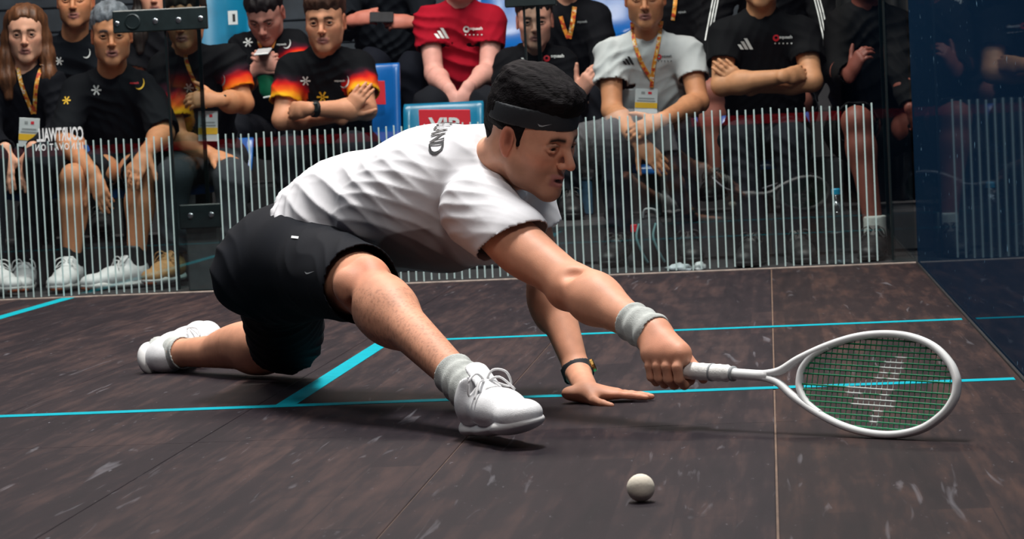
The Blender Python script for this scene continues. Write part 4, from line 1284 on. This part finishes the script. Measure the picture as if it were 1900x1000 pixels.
NY = A(-.06, 1, 0)
def dec(p, name, v2, f, mat, px, py, off=.004, flip=False):
    k_ = mpp(p['Y'])
    return decal(name, np.asarray(v2, float)*k_, f, M[mat], p['root'], W(px, py, p['Y']-.12), _r, _u, p['tree'], NY, off)
def bars(p, px, py, s, mat):
    for i in range(3):
        h_ = s*(.45+.28*i); x = (i-1)*s*.42
        dec(p, 'emblem', [(x-s*.10+s*.12, -s*.5), (x+s*.20+s*.12, -s*.5), (x+s*.20-h_*.45, h_-s*.5), (x-s*.10-h_*.45, h_-s*.5)], [(0, 1, 2, 3)], mat, px, py)
def star(p, px, py, s, mat):
    v = []; f = []
    for i in range(6):
        a = math.pi*i/3; d_ = A(math.cos(a), math.sin(a)); n_ = A(-d_[1], d_[0])
        b0 = len(v); v += [d_*s*.12-n_*s*.11, d_*s-n_*s*.16, d_*s+n_*s*.16, d_*s*.12+n_*s*.11]; f.append((b0, b0+1, b0+2, b0+3))
    dec(p, 'emblem', v, f, mat, px, py)
def swash(p, px, py, s, mat):
    v = []; f = []; n = 10
    for i in range(n+1):
        a = -2.2+i/n*2.9; w = 1+.28*math.sin(math.pi*i/n)
        v += [(s*math.cos(a)*.8, s*math.sin(a)), (s*w*math.cos(a)*.8, s*w*math.sin(a))]
    for i in range(n): f.append((2*i, 2*i+1, 2*i+3, 2*i+2))
    dec(p, 'emblem', v, f, mat, px, py)
def word(p, s, px, py, w, h_, mat, bold=.02):
    v, f = textmesh(s, 1.0, bold); lo, hi = v.min(0), v.max(0); v = (v-(lo+hi)/2)/(hi-lo)*A(w, h_)
    dec(p, 'lettering', v, f, mat, px, py)
def ring(p, px, py, r, mat):
    v = []; f = []
    for i in range(16):
        a = 2*math.pi*i/16; v += [(r*math.cos(a), r*math.sin(a)), (r*.5*math.cos(a), r*.45*math.sin(a)+r*.1)]
    for i in range(16): j = (i+1) % 16; f.append((2*i, 2*j, 2*j+1, 2*i+1))
    dec(p, 'emblem', v, f, mat, px, py)
def squash_logo(p, px, py, s, cm, tm):
    ring(p, px-s*.36, py, s*.16, cm); word(p, 'squash', px+s*.12, py-s*.03, s*.62, s*.20, tm)
    for i in range(5): dec(p, 'emblem', [(-s*.03, -s*.03), (s*.03, -s*.03), (s*.03, s*.03), (-s*.03, s*.03)], [(0, 1, 2, 3)], tm, px-s*.4+i*s*.2, py+s*.26)
def ribbon(p, pts, w=5.0, off=.010):
    pts = spline([(a, b, 0) for a, b in pts], 8); k_ = mpp(p['Y']); v = []; f = []
    for i, q in enumerate(pts):
        t = nrm(pts[min(i+1, len(pts)-1)]-pts[max(i-1, 0)]); n_ = A(-t[1], t[0])
        for s_ in (-.5, .5):
            v.append(((q[0]+n_[0]*w*s_-pts[0][0])*k_, -(q[1]+n_[1]*w*s_-pts[0][1])*k_))
    for i in range(len(pts)-1): f.append((2*i, 2*i+1, 2*i+3, 2*i+2))
    o = decal('lanyard', np.array(v), f, M['lanyard'], p['root'], W(pts[0][0], pts[0][1], p['Y']-.12), _r, _u, p['tree'], NY, off)
    if o:
        m = o.modifiers.new('thick', 'SOLIDIFY'); m.thickness = .0015
def badge(p, px, py, w, h_, tilt=0):
    k_ = mpp(p['Y'])
    hit = p['tree'].ray_cast(Vector(W(px, py, p['Y']-.7)), Vector(NY), 1.5)
    Yb = (hit[0][1] if hit[0] else p['Y']-.15)-.02
    c = W(px, py, Yb); a = math.radians(tilt)
    U = _r*math.cos(a)+_u*math.sin(a); V = np.cross(A(0, -1, 0), U); V = nrm(V) if V[2] > 0 else -nrm(V)
    ax = np.stack([U, np.cross(V, U), V])
    o = MB().bbox(c, (w*k_, .004, h_*k_), .001, ax).build('badge', M['card'], p['root'])
    ny = -np.cross(V, U) if np.cross(V, U)[1] > 0 else np.cross(V, U)
    MB().box(c+ny*.0026-V*h_*k_*.16, (w*k_*.98, .001, h_*k_*.22), ax).build('badge_stripe', M['yellow_print'], o)
    for i, (yy, ww) in enumerate(((.12, .7), (.02, .8))):
        MB().box(c+ny*.0026+V*h_*k_*yy, (w*k_*ww, .001, h_*k_*.05), ax).build('badge_print', M['grey_print'], o)
    MB().box(c+ny*.0026+V*h_*k_*.34+U*w*k_*.15, (w*k_*.16, .001, h_*k_*.1), ax).build('badge_print', M['red_print'], o)
    MB().box(c+ny*.0026+V*h_*k_*.34-U*w*k_*.15, (w*k_*.16, .001, h_*k_*.1), ax).build('badge_print', M['grey_print'], o)
def wristwatch(p, q):
    w_, e_ = p['wr'][q], p['el'][q]; d_ = nrm(w_-e_); S = SDF(); S.c(w_-d_*.035, w_-d_*.012, .034, .033, .005, cap=True, cap0=True); v, f = S.mesh(.004)
    mk('wrist_watch', v, f, M['black'], p['root'])
    MB().bbox(w_-d_*.024+A(0, -.033, .006), (.034, .010, .036), .003).build('watch_face', M['black_metal'], p['root'])
SKp = lin(222, 164, 138); SKt = lin(202, 138, 100); SKd = lin(172, 112, 88)

# front row, from the picture's left
p1 = spectator('person in black top with orange lanyard at the far left, hands on knees', 5.15, (48, 62, 5.12, 10, 6), (46, 136), ((-8, 168), (100, 160)), ((-22, 245), (112, 240)), ((8, 282, 4.82), (62, 280, 4.82)),
    hands=[(A(.05, -.25, -.9), A(0, -.9, .3), 1, (.15, .25, .2)), (A(-.12, -.25, -.9), A(0, -.9, .3), -1, (.15, .25, .2))], skin=SKp, hair=('long', lin(96, 58, 34)), top='jacket', topcol=lin(16, 18, 26), fem=True, hs=.94,
    shoes=('shoe_white', 'rubber_white', 'lace'), collar=True, thick=.9, knees=((-20, 300, 4.78), (80, 300, 4.78)), ankles=((-14, 498, 4.72), (46, 495, 5.0)), toes=((.6, -.8, 0), (.2, -1, 0)), gaze=(.1, 0), group=None)
ribbon(p1, [(28, 122), (36, 158), (53, 212)], 7); ribbon(p1, [(70, 120), (62, 160), (54, 212)], 7); badge(p1, 54, 246, 38, 54, -3)
p3 = spectator('person in black polo and shorts leaning forward over bare knees', 5.12, (207, 62, 5.02, 12, 8), (208, 140), ((142, 172), (276, 168)), ((118, 258, 4.98), (304, 246, 4.98)), ((172, 322, 4.76), (272, 282, 4.74)),
    hands=[(A(.35, -.2, -.9), A(-.2, -.95, .2), -1, (.25, .3, .2)), (A(-.35, -.5, -.75), A(.1, -.8, .6), 1, (.15, .35, .25))], skin=SKt, hair=('short', lin(112, 116, 124)), top='polo', topcol=lin(16, 20, 26), sleeve=.98, bottom='shorts', stubble=.08,
    hip=None, knees=((138, 332, 4.80), (262, 328, 4.80)), ankles=((133, 492, 4.82), (252, 490, 4.80)), toes=((-.05, -1, 0), (-.85, -.6, 0)), shoes=('shoe_white', 'rubber_white', 'lace'), socks='black', mouth=.003, group=None, thick=1.02)
star(p3, 175, 167, 10, 'white'); swash(p3, 253, 152, 12, 'yellow_print'); word(p3, 'squash', 245, 154, 17, 5, 'red_print'); star(p3, 122, 186, 8, 'yellow_print')
p4 = spectator('person behind the upper glass clamp with red and yellow sleeves and tan shoes', 5.15, (345, 30, 5.05, -6, 14), (345, 100), ((302, 132), (428, 112)), ((330, 258, 5.1), (452, 192, 5.1)), ((388, 284, 4.98), (408, 186, 4.98)),
    hands=[(A(.85, -.3, -.28), A(.2, -.4, .9), -1, (.15, .2, .2)), (A(-.95, -.2, .05), A(-.1, -.9, .4), -1, (.5, .6, .4))], skin=SKt, hair=('short', (.03, .02, .014)), topfn=lambda a, b, c, d: [grad(a, b, .22, .70), grad(c, d, .22, .80)], sleeve=.70, stubble=.2,
    botcol=lin(60, 62, 68), knees=((322, 330, 4.80), (432, 335, 4.80)), ankles=((322, 480, 4.80), (425, 478, 4.80)), toes=((-.25, -1, 0), (.1, -1, 0)), shoes=('shoe_tan', 'rubber_white', 'shoe_tan'), group=None)
star(p4, 346, 163, 9, 'grey_print'); swash(p4, 404, 146, 12, 'grey_print'); wristwatch(p4, 1)
ribbon(p4, [(338, 84), (345, 118), (356, 150), (378, 200)], 7); badge(p4, 386, 234, 36, 56)
p6 = spectator('person with folded arms in black tee with red and yellow sleeves', 5.15, (604, 38, 5.08, -2, 8), (604, 106), ((540, 130), (668, 124)), ((524, 222, 5.06), (680, 204, 5.04)), ((634, 214, 4.98), (574, 202, 4.89)),
    hands=[(A(.62, -.05, .75), A(.2, -.95, .2), -1, (.10, .2, .2)), (A(-.75, .62, .0), A(-.5, -.8, .2), 1, (.4, .4, .3), .92, (.95, .15, -.3))], skin=lin(212, 148, 116), hair=('fringe', lin(70, 46, 36)), topfn=lambda a, b, c, d: [grad(a, b, .20, .66), grad(c, d, .20, .66)], sleeve=.66, stubble=.3, group=None)
star(p6, 564, 150, 9, 'white'); swash(p6, 634, 148, 13, 'white'); word(p6, 'squash', 628, 150, 20, 5, 'white'); star(p6, 595, 180, 11, 'yellow_print'); wristwatch(p6, 1)
p11 = spectator('person in white tee with orange lanyard and badge, hands clasped', 5.18, (1197, -8, 5.10, 0, 10), (1199, 72), ((1132, 104), (1278, 100)), ((1136, 205, 5.08), (1296, 190, 5.08)), ((1184, 262, 4.84), (1228, 222, 4.82)),
    hands=[(A(.55, -.1, -.6), A(-.1, -.95, .3), -1, (.15, .25, .2)), (A(-.85, -.15, -.35), A(.1, -.9, .4), -1, (.35, .5, .35))], skin=SKt, hair=('short', (.05, .035, .02)), topcol=lin(196, 198, 200), sleeve=.52, stubble=.15, botcol=lin(30, 30, 40), group=None)
bars(p11, 1166, 112, 15, 'black_print'); squash_logo(p11, 1234, 105, 30, 'red_print', 'black_print')
ribbon(p11, [(1173, 40), (1178, 80), (1192, 118), (1210, 146)], 7); ribbon(p11, [(1228, 38), (1222, 80), (1214, 118), (1210, 160)], 7); badge(p11, 1199, 188, 42, 46, -2)
p13 = spectator('person with folded arms in plain black tee right of the white tee', 5.12, (1412, -46, 5.06, -4, 6), (1412, 34), ((1344, 68), (1492, 64)), ((1340, 158, 5.0), (1506, 150, 5.0)), ((1452, 142, 4.90), (1392, 160, 4.98)),
    hands=[(A(.72, .66, .15), A(.5, -.8, .3), -1, (.3, .3, .3), .92, (.95, .15, -.3)), (A(-.72, -.1, .68), A(-.2, -.95, .2), 1, (.10, .2, .2))], skin=lin(200, 142, 104), hair=('short', (.05, .035, .02)), topcol=lin(14, 15, 19), sleeve=.58, vis=False, stubble=.2, knees=((1372, 262, 4.74), (1468, 262, 4.74)), ankles=((1400, 448, 4.66), (1478, 444, 4.72)), group=None, thick=1.04)
bars(p13, 1384, 81, 20, 'white'); squash_logo(p13, 1455, 70, 38, 'red_print', 'white')
p15 = spectator('person in black with a bare leg and grey sock at the right end', 5.20, (1606, -60, 5.15), (1608, 18), ((1560, 50), (1668, 50)), ((1552, 130, 5.1), (1672, 130, 5.1)), ((1578, 136, 4.9), (1690, 200, 5.0)),
    hands=[(A(.35, -.3, .65), A(-.6, -.7, .3), 1, (.6, .7, .5), .9), (A(.3, .5, -.8), A(.4, -.8, -.2), 1, (.5, .6, .5), .8)], skin=lin(122, 68, 58), top='jacket', topcol=(.004, .004, .005), vis=False, bottom='shorts', botcol=(.004, .004, .005), knees=((1590, 226, 4.76), (1760, 232, 5.1)), ankles=((1624, 436, 4.72), (1765, 440, 5.1)), toes=((-.15, -1, 0), (.1, -1, 0)), socks='knit', group=None)

# second and third rows
p2 = spectator('person in black tee in the second row left of the black polo', 6.10, (140, -2, 6.02, 6, 4), (138, 76), ((96, 104), (184, 100)), ((84, 180), (196, 180)), ((110, 230), (170, 230)), skin=SKt, hair=('short', (.03, .02, .015)), topcol=lin(13, 20, 28), stubble=.35, floor_z=.17, seat=.50, group=None)
star(p2, 106, 113, 8, 'white'); swash(p2, 155, 96, 10, 'white')
p4b = spectator('person in dark top mostly hidden behind the left half of the upper clamp', 6.35, (289, -12, 6.3, 6, 4), (290, 58), ((256, 84), (324, 84)), ((246, 160), (334, 160)), ((270, 200), (310, 200)), skin=SKp, hair=('long', (.018, .012, .010)), topcol=lin(18, 20, 26), fem=True, hs=.93, floor_z=.36, seat=.60, group=None)
p5 = spectator('person looking down at a pale phone, one red and yellow sleeve showing', 5.95, (492, 22, 5.85, -4, 38), (497, 76), ((448, 92), (548, 84)), ((452, 160, 5.85), (556, 148, 5.85)), ((470, 132, 5.62), (514, 126, 5.62)),
    hands=[(A(.7, -.15, .55), A(-.3, -.9, -.1), -1, (.5, .7, .5), .85), (A(-.7, -.15, .55), A(.3, -.9, -.1), 1, (.5, .7, .5), .85)], skin=lin(196, 138, 124), hair=('short', (.010, .007, .008)), topfn=lambda a, b, c, d: [grad(c, d, .15, .66)], sleeve=.62, floor_z=.17, seat=.50, group=None)
star(p5, 458, 78, 9, 'white'); swash(p5, 528, 78, 10, 'white'); word(p5, 'squash', 520, 82, 18, 5, 'white')
ribbon(p5, [(476, 60), (478, 74), (482, 88)], 6); ribbon(p5, [(512, 52), (508, 70), (502, 88)], 7)
p7 = spectator('person in dark jacket holding a phone, head above the frame', 6.55, (712, -120, 6.5), (712, -50), ((652, -22), (776, -22)), ((640, 50, 6.4), (792, 50, 6.4)), ((656, 38, 6.15), (764, 42, 6.15)),
    hands=[(A(.85, -.2, .1), A(-.1, -.9, .3), 1, (.6, .8, .6), .9, (.95, .3, -.2)), (A(-.85, -.2, .05), A(.1, -.9, .3), -1, (.6, .8, .6), .9, (.95, .3, -.2))], skin=lin(188, 112, 96), top='jacket', topcol=lin(16, 22, 30), botcol=lin(17, 20, 30), vis=False, floor_z=.36, seat=.62, knees=((690, 122, 6.1), (768, 128, 6.1)), ankles=((700, 240, 6.15), (780, 240, 6.15)), group=None)
p8 = spectator('person in red tee with hands clasped above the blue seat', 6.0, (853, -52, 5.95), (853, 16), ((794, 42), (914, 40)), ((806, 138, 5.92), (906, 132, 5.92)), ((834, 168, 5.64), (868, 164, 5.64)),
    hands=[(A(.35, -.2, -.75), A(-.3, -.9, .2), -1, (.5, .6, .4), .9), (A(-.40, -.2, -.75), A(.3, -.9, .2), 1, (.5, .6, .4), .9)], skin=lin(222, 162, 150), topcol=lin(160, 12, 36), sleeve=.50, botcol=(.008, .009, .013), vis=False, floor_z=.17, seat=.46, knees=((800, 196, 5.55), (904, 196, 5.55)), ankles=((800, 330, 5.55), (900, 330, 5.55)), group=None)
bars(p8, 818, 61, 19, 'white'); squash_logo(p8, 878, 54, 38, 'white', 'white')
p9 = spectator('person in black jacket facing out behind the central glass fin', 5.75, (992, 36, 5.66, 4, 10), (992, 100), ((944, 122), (1044, 120)), ((930, 200), (1062, 200)), ((950, 240), (1074, 176, 5.5)),
    hands=[None, (A(.3, -.3, .4), A(0, -.9, .3), 1, (.5, .6, .4))], skin=lin(206, 150, 130), hair=('short', (.008, .006, .007)), top='jacket', topcol=lin(14, 16, 22), fem=True, hs=.95, floor_z=.17, seat=.46, group=None)
bars(p9, 968, 114, 14, 'white'); ring(p9, 1014, 108, 6, 'red_print'); word(p9, 'squash', 1034, 104, 24, 8, 'white')
p10 = spectator('person in black jacket with orange lanyard, just right of the central fin', 6.35, (1052, -62, 6.3), (1052, 8), ((1006, 34), (1108, 34)), ((1000, 120), (1122, 120)), ((1030, 170), (1090, 170)), skin=SKp, top='jacket', topcol=lin(16, 18, 24), vis=False, floor_z=.36, seat=.6, group=None)
ribbon(p10, [(1040, 30), (1046, 50), (1054, 70)], 7); ribbon(p10, [(1066, 12), (1062, 42), (1056, 70)], 8); word(p10, 'squash', 1080, 40, 18, 6, 'grey_print')
p12 = spectator('person in black with orange lanyard behind, between white tee and plain black tee', 6.35, (1262, -74, 6.3), (1262, -8), ((1216, 16), (1312, 16)), ((1206, 110), (1326, 110)), ((1240, 170), (1290, 170)), skin=SKp, topcol=lin(14, 15, 19), vis=False, floor_z=.36, seat=.6, group=None)
ribbon(p12, [(1254, -20), (1253, 6), (1249, 36)], 7); word(p12, 'squash', 1266, 22, 14, 6, 'grey_print')
p14 = spectator('person in black jacket with white sleeve stripes behind the plain black tee', 6.0, (1430, -110, 5.95), (1430, -44), ((1340, -22), (1520, -26)), ((1318, 78, 5.95), (1536, 78, 5.95)), ((1330, 160, 5.75), (1490, 195, 5.75)), skin=lin(150, 92, 80), top='jacket', topcol=lin(12, 13, 17), vis=False, floor_z=.17, seat=.5, bottom='shorts', knees=((1322, 172, 5.62), (1480, 190, 5.62)), ankles=((1330, 330, 5.62), (1480, 340, 5.62)), group=None, thick=1.05)
for dx in (-5, 0, 5):
    for pts_ in ([(1334+dx, -20), (1326+dx, 20), (1316+dx, 72)], [(1518+dx, -20), (1528+dx, 20), (1538+dx, 70)]):
        sp = spline([(a, b, 0) for a, b in pts_], 6); k_ = mpp(5.85); vv = []
        for q in sp: vv += [((q[0]-1.1-sp[0][0])*k_, -(q[1]-sp[0][1])*k_), ((q[0]+1.1-sp[0][0])*k_, -(q[1]-sp[0][1])*k_)]
        decal('sleeve_stripe', np.array(vv), [(2*i, 2*i+1, 2*i+3, 2*i+2) for i in range(len(sp)-1)], M['white'], p14['root'], W(sp[0][0], sp[0][1], 5.75), _r, _u, p14['tree'], NY, .004)

# phones in hands
def phone(px, py, Y, label, w=.075, tilt=0, mat='phone'):
    ax = np.stack([nrm(_r+A(0, 0, tilt)), A(0, .97, .24), A(0, -.24, .97)]) if tilt else np.stack([_r, A(0, .55, .83), A(0, .83, -.55)])
    o = MB().bbox(W(px, py, Y), (w, .055 if not tilt else .10, .009), .003, ax).build('mobile_phone', M[mat])
    tag(o, label, 'phone')
phone(488, 96, 5.56, 'pale phone held by the person looking down', .062, .10)
phone(708, 32, 6.10, 'dark phone held by the person in dark jacket', .105, 0, 'bag')
o = SDF(); cg = W(497, 152, 5.62); o.c(cg+A(-.012, 0, .035), cg+A(-.004, 0, -.035), .036, .034, .01, A(0, 1, 0), .5); v, f = o.mesh(.005)
po = mk('pouch', v, f, plain('green_pouch', lin(12, 96, 66), .35, noise=.2, nscale=40)); tag(po, 'small green pouch below the pale phone', 'pouch')
MB().tube([cg+A(-.02, -.012, -.066), cg+A(.02, -.012, -.060)], .004, 8).build('pouch_hem', M['white'], po)

# ------------------------------------------------------------------ blue shell seats
def seat_obj(cx, Y, zs, ztop, label, w=.42, mat='blue_plastic', sign=None, group='blue plastic seats on the stand', tag_=None):
    """cx in metres; Y = back plane; zs seat height"""
    n, m = 18, 13; prof = []
    D = .38
    ctl = [(Y-D, zs-.035), (Y-D+.02, zs+.004), (Y-D*.6, zs-.008), (Y-.11, zs-.012), (Y-.035, zs+.045), (Y+.01, zs+(ztop-zs)*.55), (Y+.04, ztop-.03), (Y+.065, ztop), (Y+.085, ztop-.02)]
    prof = spline([(a, b, 0) for a, b in ctl], 4); n = len(prof)
    v = []; f = []
    for i, q in enumerate(prof):
        t = i/(n-1); e = min(t, 1-t)/.16
        ww = w/2*(1 if e > 1 else (.72+.28*math.sqrt(max(0, 1-(1-e)**2))))
        for j in range(m):
            s_ = -1+2*j/(m-1); dz = (.022*s_*s_ if t < .45 else 0); dy = (-.035*s_*s_ if t >= .45 else 0)
            v.append((cx+ww*s_, q[0]+dy, q[1]+dz))
    for i in range(n-1):
        for j in range(m-1): f.append((i*m+j, i*m+j+1, (i+1)*m+j+1, (i+1)*m+j))
    root = thing('stadium_seat', label, 'seat', (cx, Y-.2, max(0, zs-.32)), group)
    mk('shell', v, f, M[mat], root, solid=.012)
    z0 = {True: 0.0}.get(Y < 5.3, .17 if Y < 6.2 else .36)
    MB().bbox((cx, Y-.19, (zs-.02+z0)/2), (.05, .12, max(.03, zs-.02-z0)), .005).build('pedestal', M['black_metal'], root)
    return root
def seat_px(px, Y, zs, ztop, label, **k): return seat_obj(W(px, 200, Y)[0], Y, zs, ztop, label, **k)
s6 = seat_px(662, 5.52, .40, W(700, 118, 5.56)[2], 'blue seat with a red sticker beside the red and yellow folded arms', w=.37, group=None)
c = W(698, 172, 5.46); MB().bbox(c, (34*mpp(5.46), .004, 44*mpp(5.46)), .001, np.stack([_r, A(0, 1, 0), A(0, 0, 1)])).build('sticker', M['red_print'], s6)
sv = seat_px(822, 5.38, .40, W(822, 190, 5.44)[2], 'empty teal blue seat with a red lettered sign below the red tee', w=.33, mat='teal_plastic', group=None)
kk = mpp(5.30); c = W(826, 236, 5.30); si = MB().bbox(c, (96*kk, .006, 66*kk), .002, np.stack([_r, A(0, 1, 0), A(0, 0, 1)])).build('sign', M['red_print'], sv)
flat_text('VIP', 'lettering', M['white'], si, W(824, 231, 5.294), _r, (0, 0, 1), 58*kk, 26*kk, .03)
sl = seat_px(420, 6.55, .82, W(420, -30, 6.6)[2], 'light blue seat with a white number tag at the top', w=.27, mat='teal_plastic', group=None)
kk = mpp(6.48); tg = MB().bbox(W(432, 33, 6.47), (18*kk, .004, 26*kk), .001).build('number_tag', M['card'], sl)
flat_text('1', 'lettering', M['black_print'], tg, W(434, 33, 6.466), _r, (0, 0, 1), 5*kk, 14*kk)
seat_px(946, 6.85, .92, W(946, -20, 6.9)[2], 'blue seat between the red tee and the central fin', w=.26, group=None)
seat_px(1128, 7.05, .95, W(1128, -30, 7.1)[2], 'blue seat left of the white tee at the top of the picture', w=.30, group=None)
for lab, p_ in (('blue seat under the lanyard wearer at the far left', p1), ('blue seat under the person in black polo and shorts', p3), ('blue seat under the person behind the upper clamp', p4), ('blue seat under the person in white tee', p11), ('blue seat under the person in plain black tee with folded arms', p13)):
    seat_obj(p_['hp'][0], p_['hp'][1]+.16, .385, .57, lab, w=.36, group=None)

# ------------------------------------------------------------------ things on the ground behind the glass
def bottle(px, Y, label):
    c = W(px, 400, Y); c[2] = 0
    t = thing('water_bottle', label, 'bottle', c)
    prof = [(.030, 0), (.041, .004), (.042, .02), (.040, .03), (.042, .04), (.042, .155), (.040, .165), (.042, .175), (.036, .205), (.020, .235), (.0145, .25), (.0145, .268)]
    MB().lathe(c, prof, seg=24).build('body', M['bottle_glass'], t, smooth=True)
    MB().lathe(c, [(.0425, .06), (.0428, .062), (.0428, .118), (.0425, .12)], seg=24).build('label', glass_mat('label_film', (.45, .62, .68), .10, .2), t, smooth=True)
    MB().lathe(c+A(0, 0, .262), [(.017, 0), (.017, .018), (.014, .022)], seg=18).build('cap', plain('cap_cyan', lin(20, 150, 190), .4), t, smooth=False)
bottle(1553, 4.46, 'clear plastic water bottle with cyan cap against the glass')
S = SDF(); c = W(1205, 448, 4.78); c[2] = .0
S.e(c+A(0, 0, .10), (.075, .055, .10), None, .02); S.e(c+A(0, -.045, .07), (.055, .03, .06), None, .02); S.c(c+A(-.06, 0, .02), c+A(.07, 0, .02), .03, .03, .03)
v, f = S.mesh(.006); N = vnormals(v, f); v = fold(v, N, A(.6, .2, .7), .05, .010, 71, 1.6, .6); v[:, 2] = np.maximum(v[:, 2], .001)
o = tag(mk('backpack', v, f, M['bag']), 'black backpack with pale straps on the ground below the white tee', 'bag')
ORG[o.name] = A(*o.location)
for q in (-.035, .03):
    MB().tube(spline([c+A(q, -.06, .17), c+A(q-.01, -.095, .12), c+A(q+.01, -.098, .06), c+A(q+.03, -.085, .02)], 6), .005, 6).build('strap', plain('strap_teal', lin(90, 128, 132), .7), o, smooth=True)
MB().tube(spline([c+A(-.02, -.02, .19), c+A(-.01, -.03, .225), c+A(.03, -.03, .22), c+A(.035, -.02, .185)], 6), .005, 6).build('handle', M['grey_print'], o, smooth=True)
MB().bbox(c+A(-.055, -.062, .155), (.025, .006, .03), .002).build('red_tag', M['red_print'], o)
c = W(1075, 360, 5.90); c[2] = .17
o = MB().bbox(c+A(0, 0, .075), (.115, .09, .15), .006).build('paper_bag', plain('blue_paper', lin(58, 96, 122), .8, noise=.2)); tag(o, 'dull blue carton standing on the concrete step', 'carton'); o.name = 'carton'
ORG[o.name] = A(*o.location)
MB().bbox(c+A(0, 0, .155), (.12, .095, .012), .003).build('lid', M['plank'], o)
for (px, w_, lab, m_) in ((1262, .040, 'crumpled pale wrapper at the foot of the glass', 'paper'), (1298, .022, 'small cyan and white scrap of paper by the wrapper', 'card')):
    c = W(px, 494, 4.40); c[2] = .012; v, f = sphere(c, 1, 9); d_ = v-c
    v = c+d_*A(w_, .03, .016)*(1+1.3*(vnoise(d_*3+5, int(px))-.5))[:, None]; v[:, 2] = np.maximum(v[:, 2], .0005)
    tag(mk('paper_scrap', v, f, M[m_], smooth=False), lab, 'paper')
o = MB().tube(spline([W(1322, 330, 4.9), W(1352, 352, 4.88), W(1400, 353, 4.86), W(1450, 338, 4.86), W(1500, 322, 4.9), W(1515, 330, 4.95)], 8), .004, 6).build('cable', plain('cable_grey', lin(120, 116, 124), .5), None, smooth=True)
tag(o, 'thin grey cable hanging in a loop below the plain black tee', 'cable')
# black sheet added to darken the stand at the right
xa, xb = W(1560, 200, 5.95)[0], 4.2; v = []; f = []; n = 70
for i in range(n+1):
    x = xa+(xb-xa)*i/n; y = 5.92+.035*math.sin(i*1.25)+.015*math.sin(i*.6)
    for z in (.175, .8, 1.6, 2.6): v.append((x, y, z))
for i in range(n):
    for j in range(3): f.append((i*4+j, i*4+4+j, i*4+5+j, i*4+1+j))
tag(mk('dark_sheet', v, f, plain('black_sheet', (.006, .006, .007), .9), solid=.004), 'added black sheet darkening the stand beside the corner of the court', 'curtain')
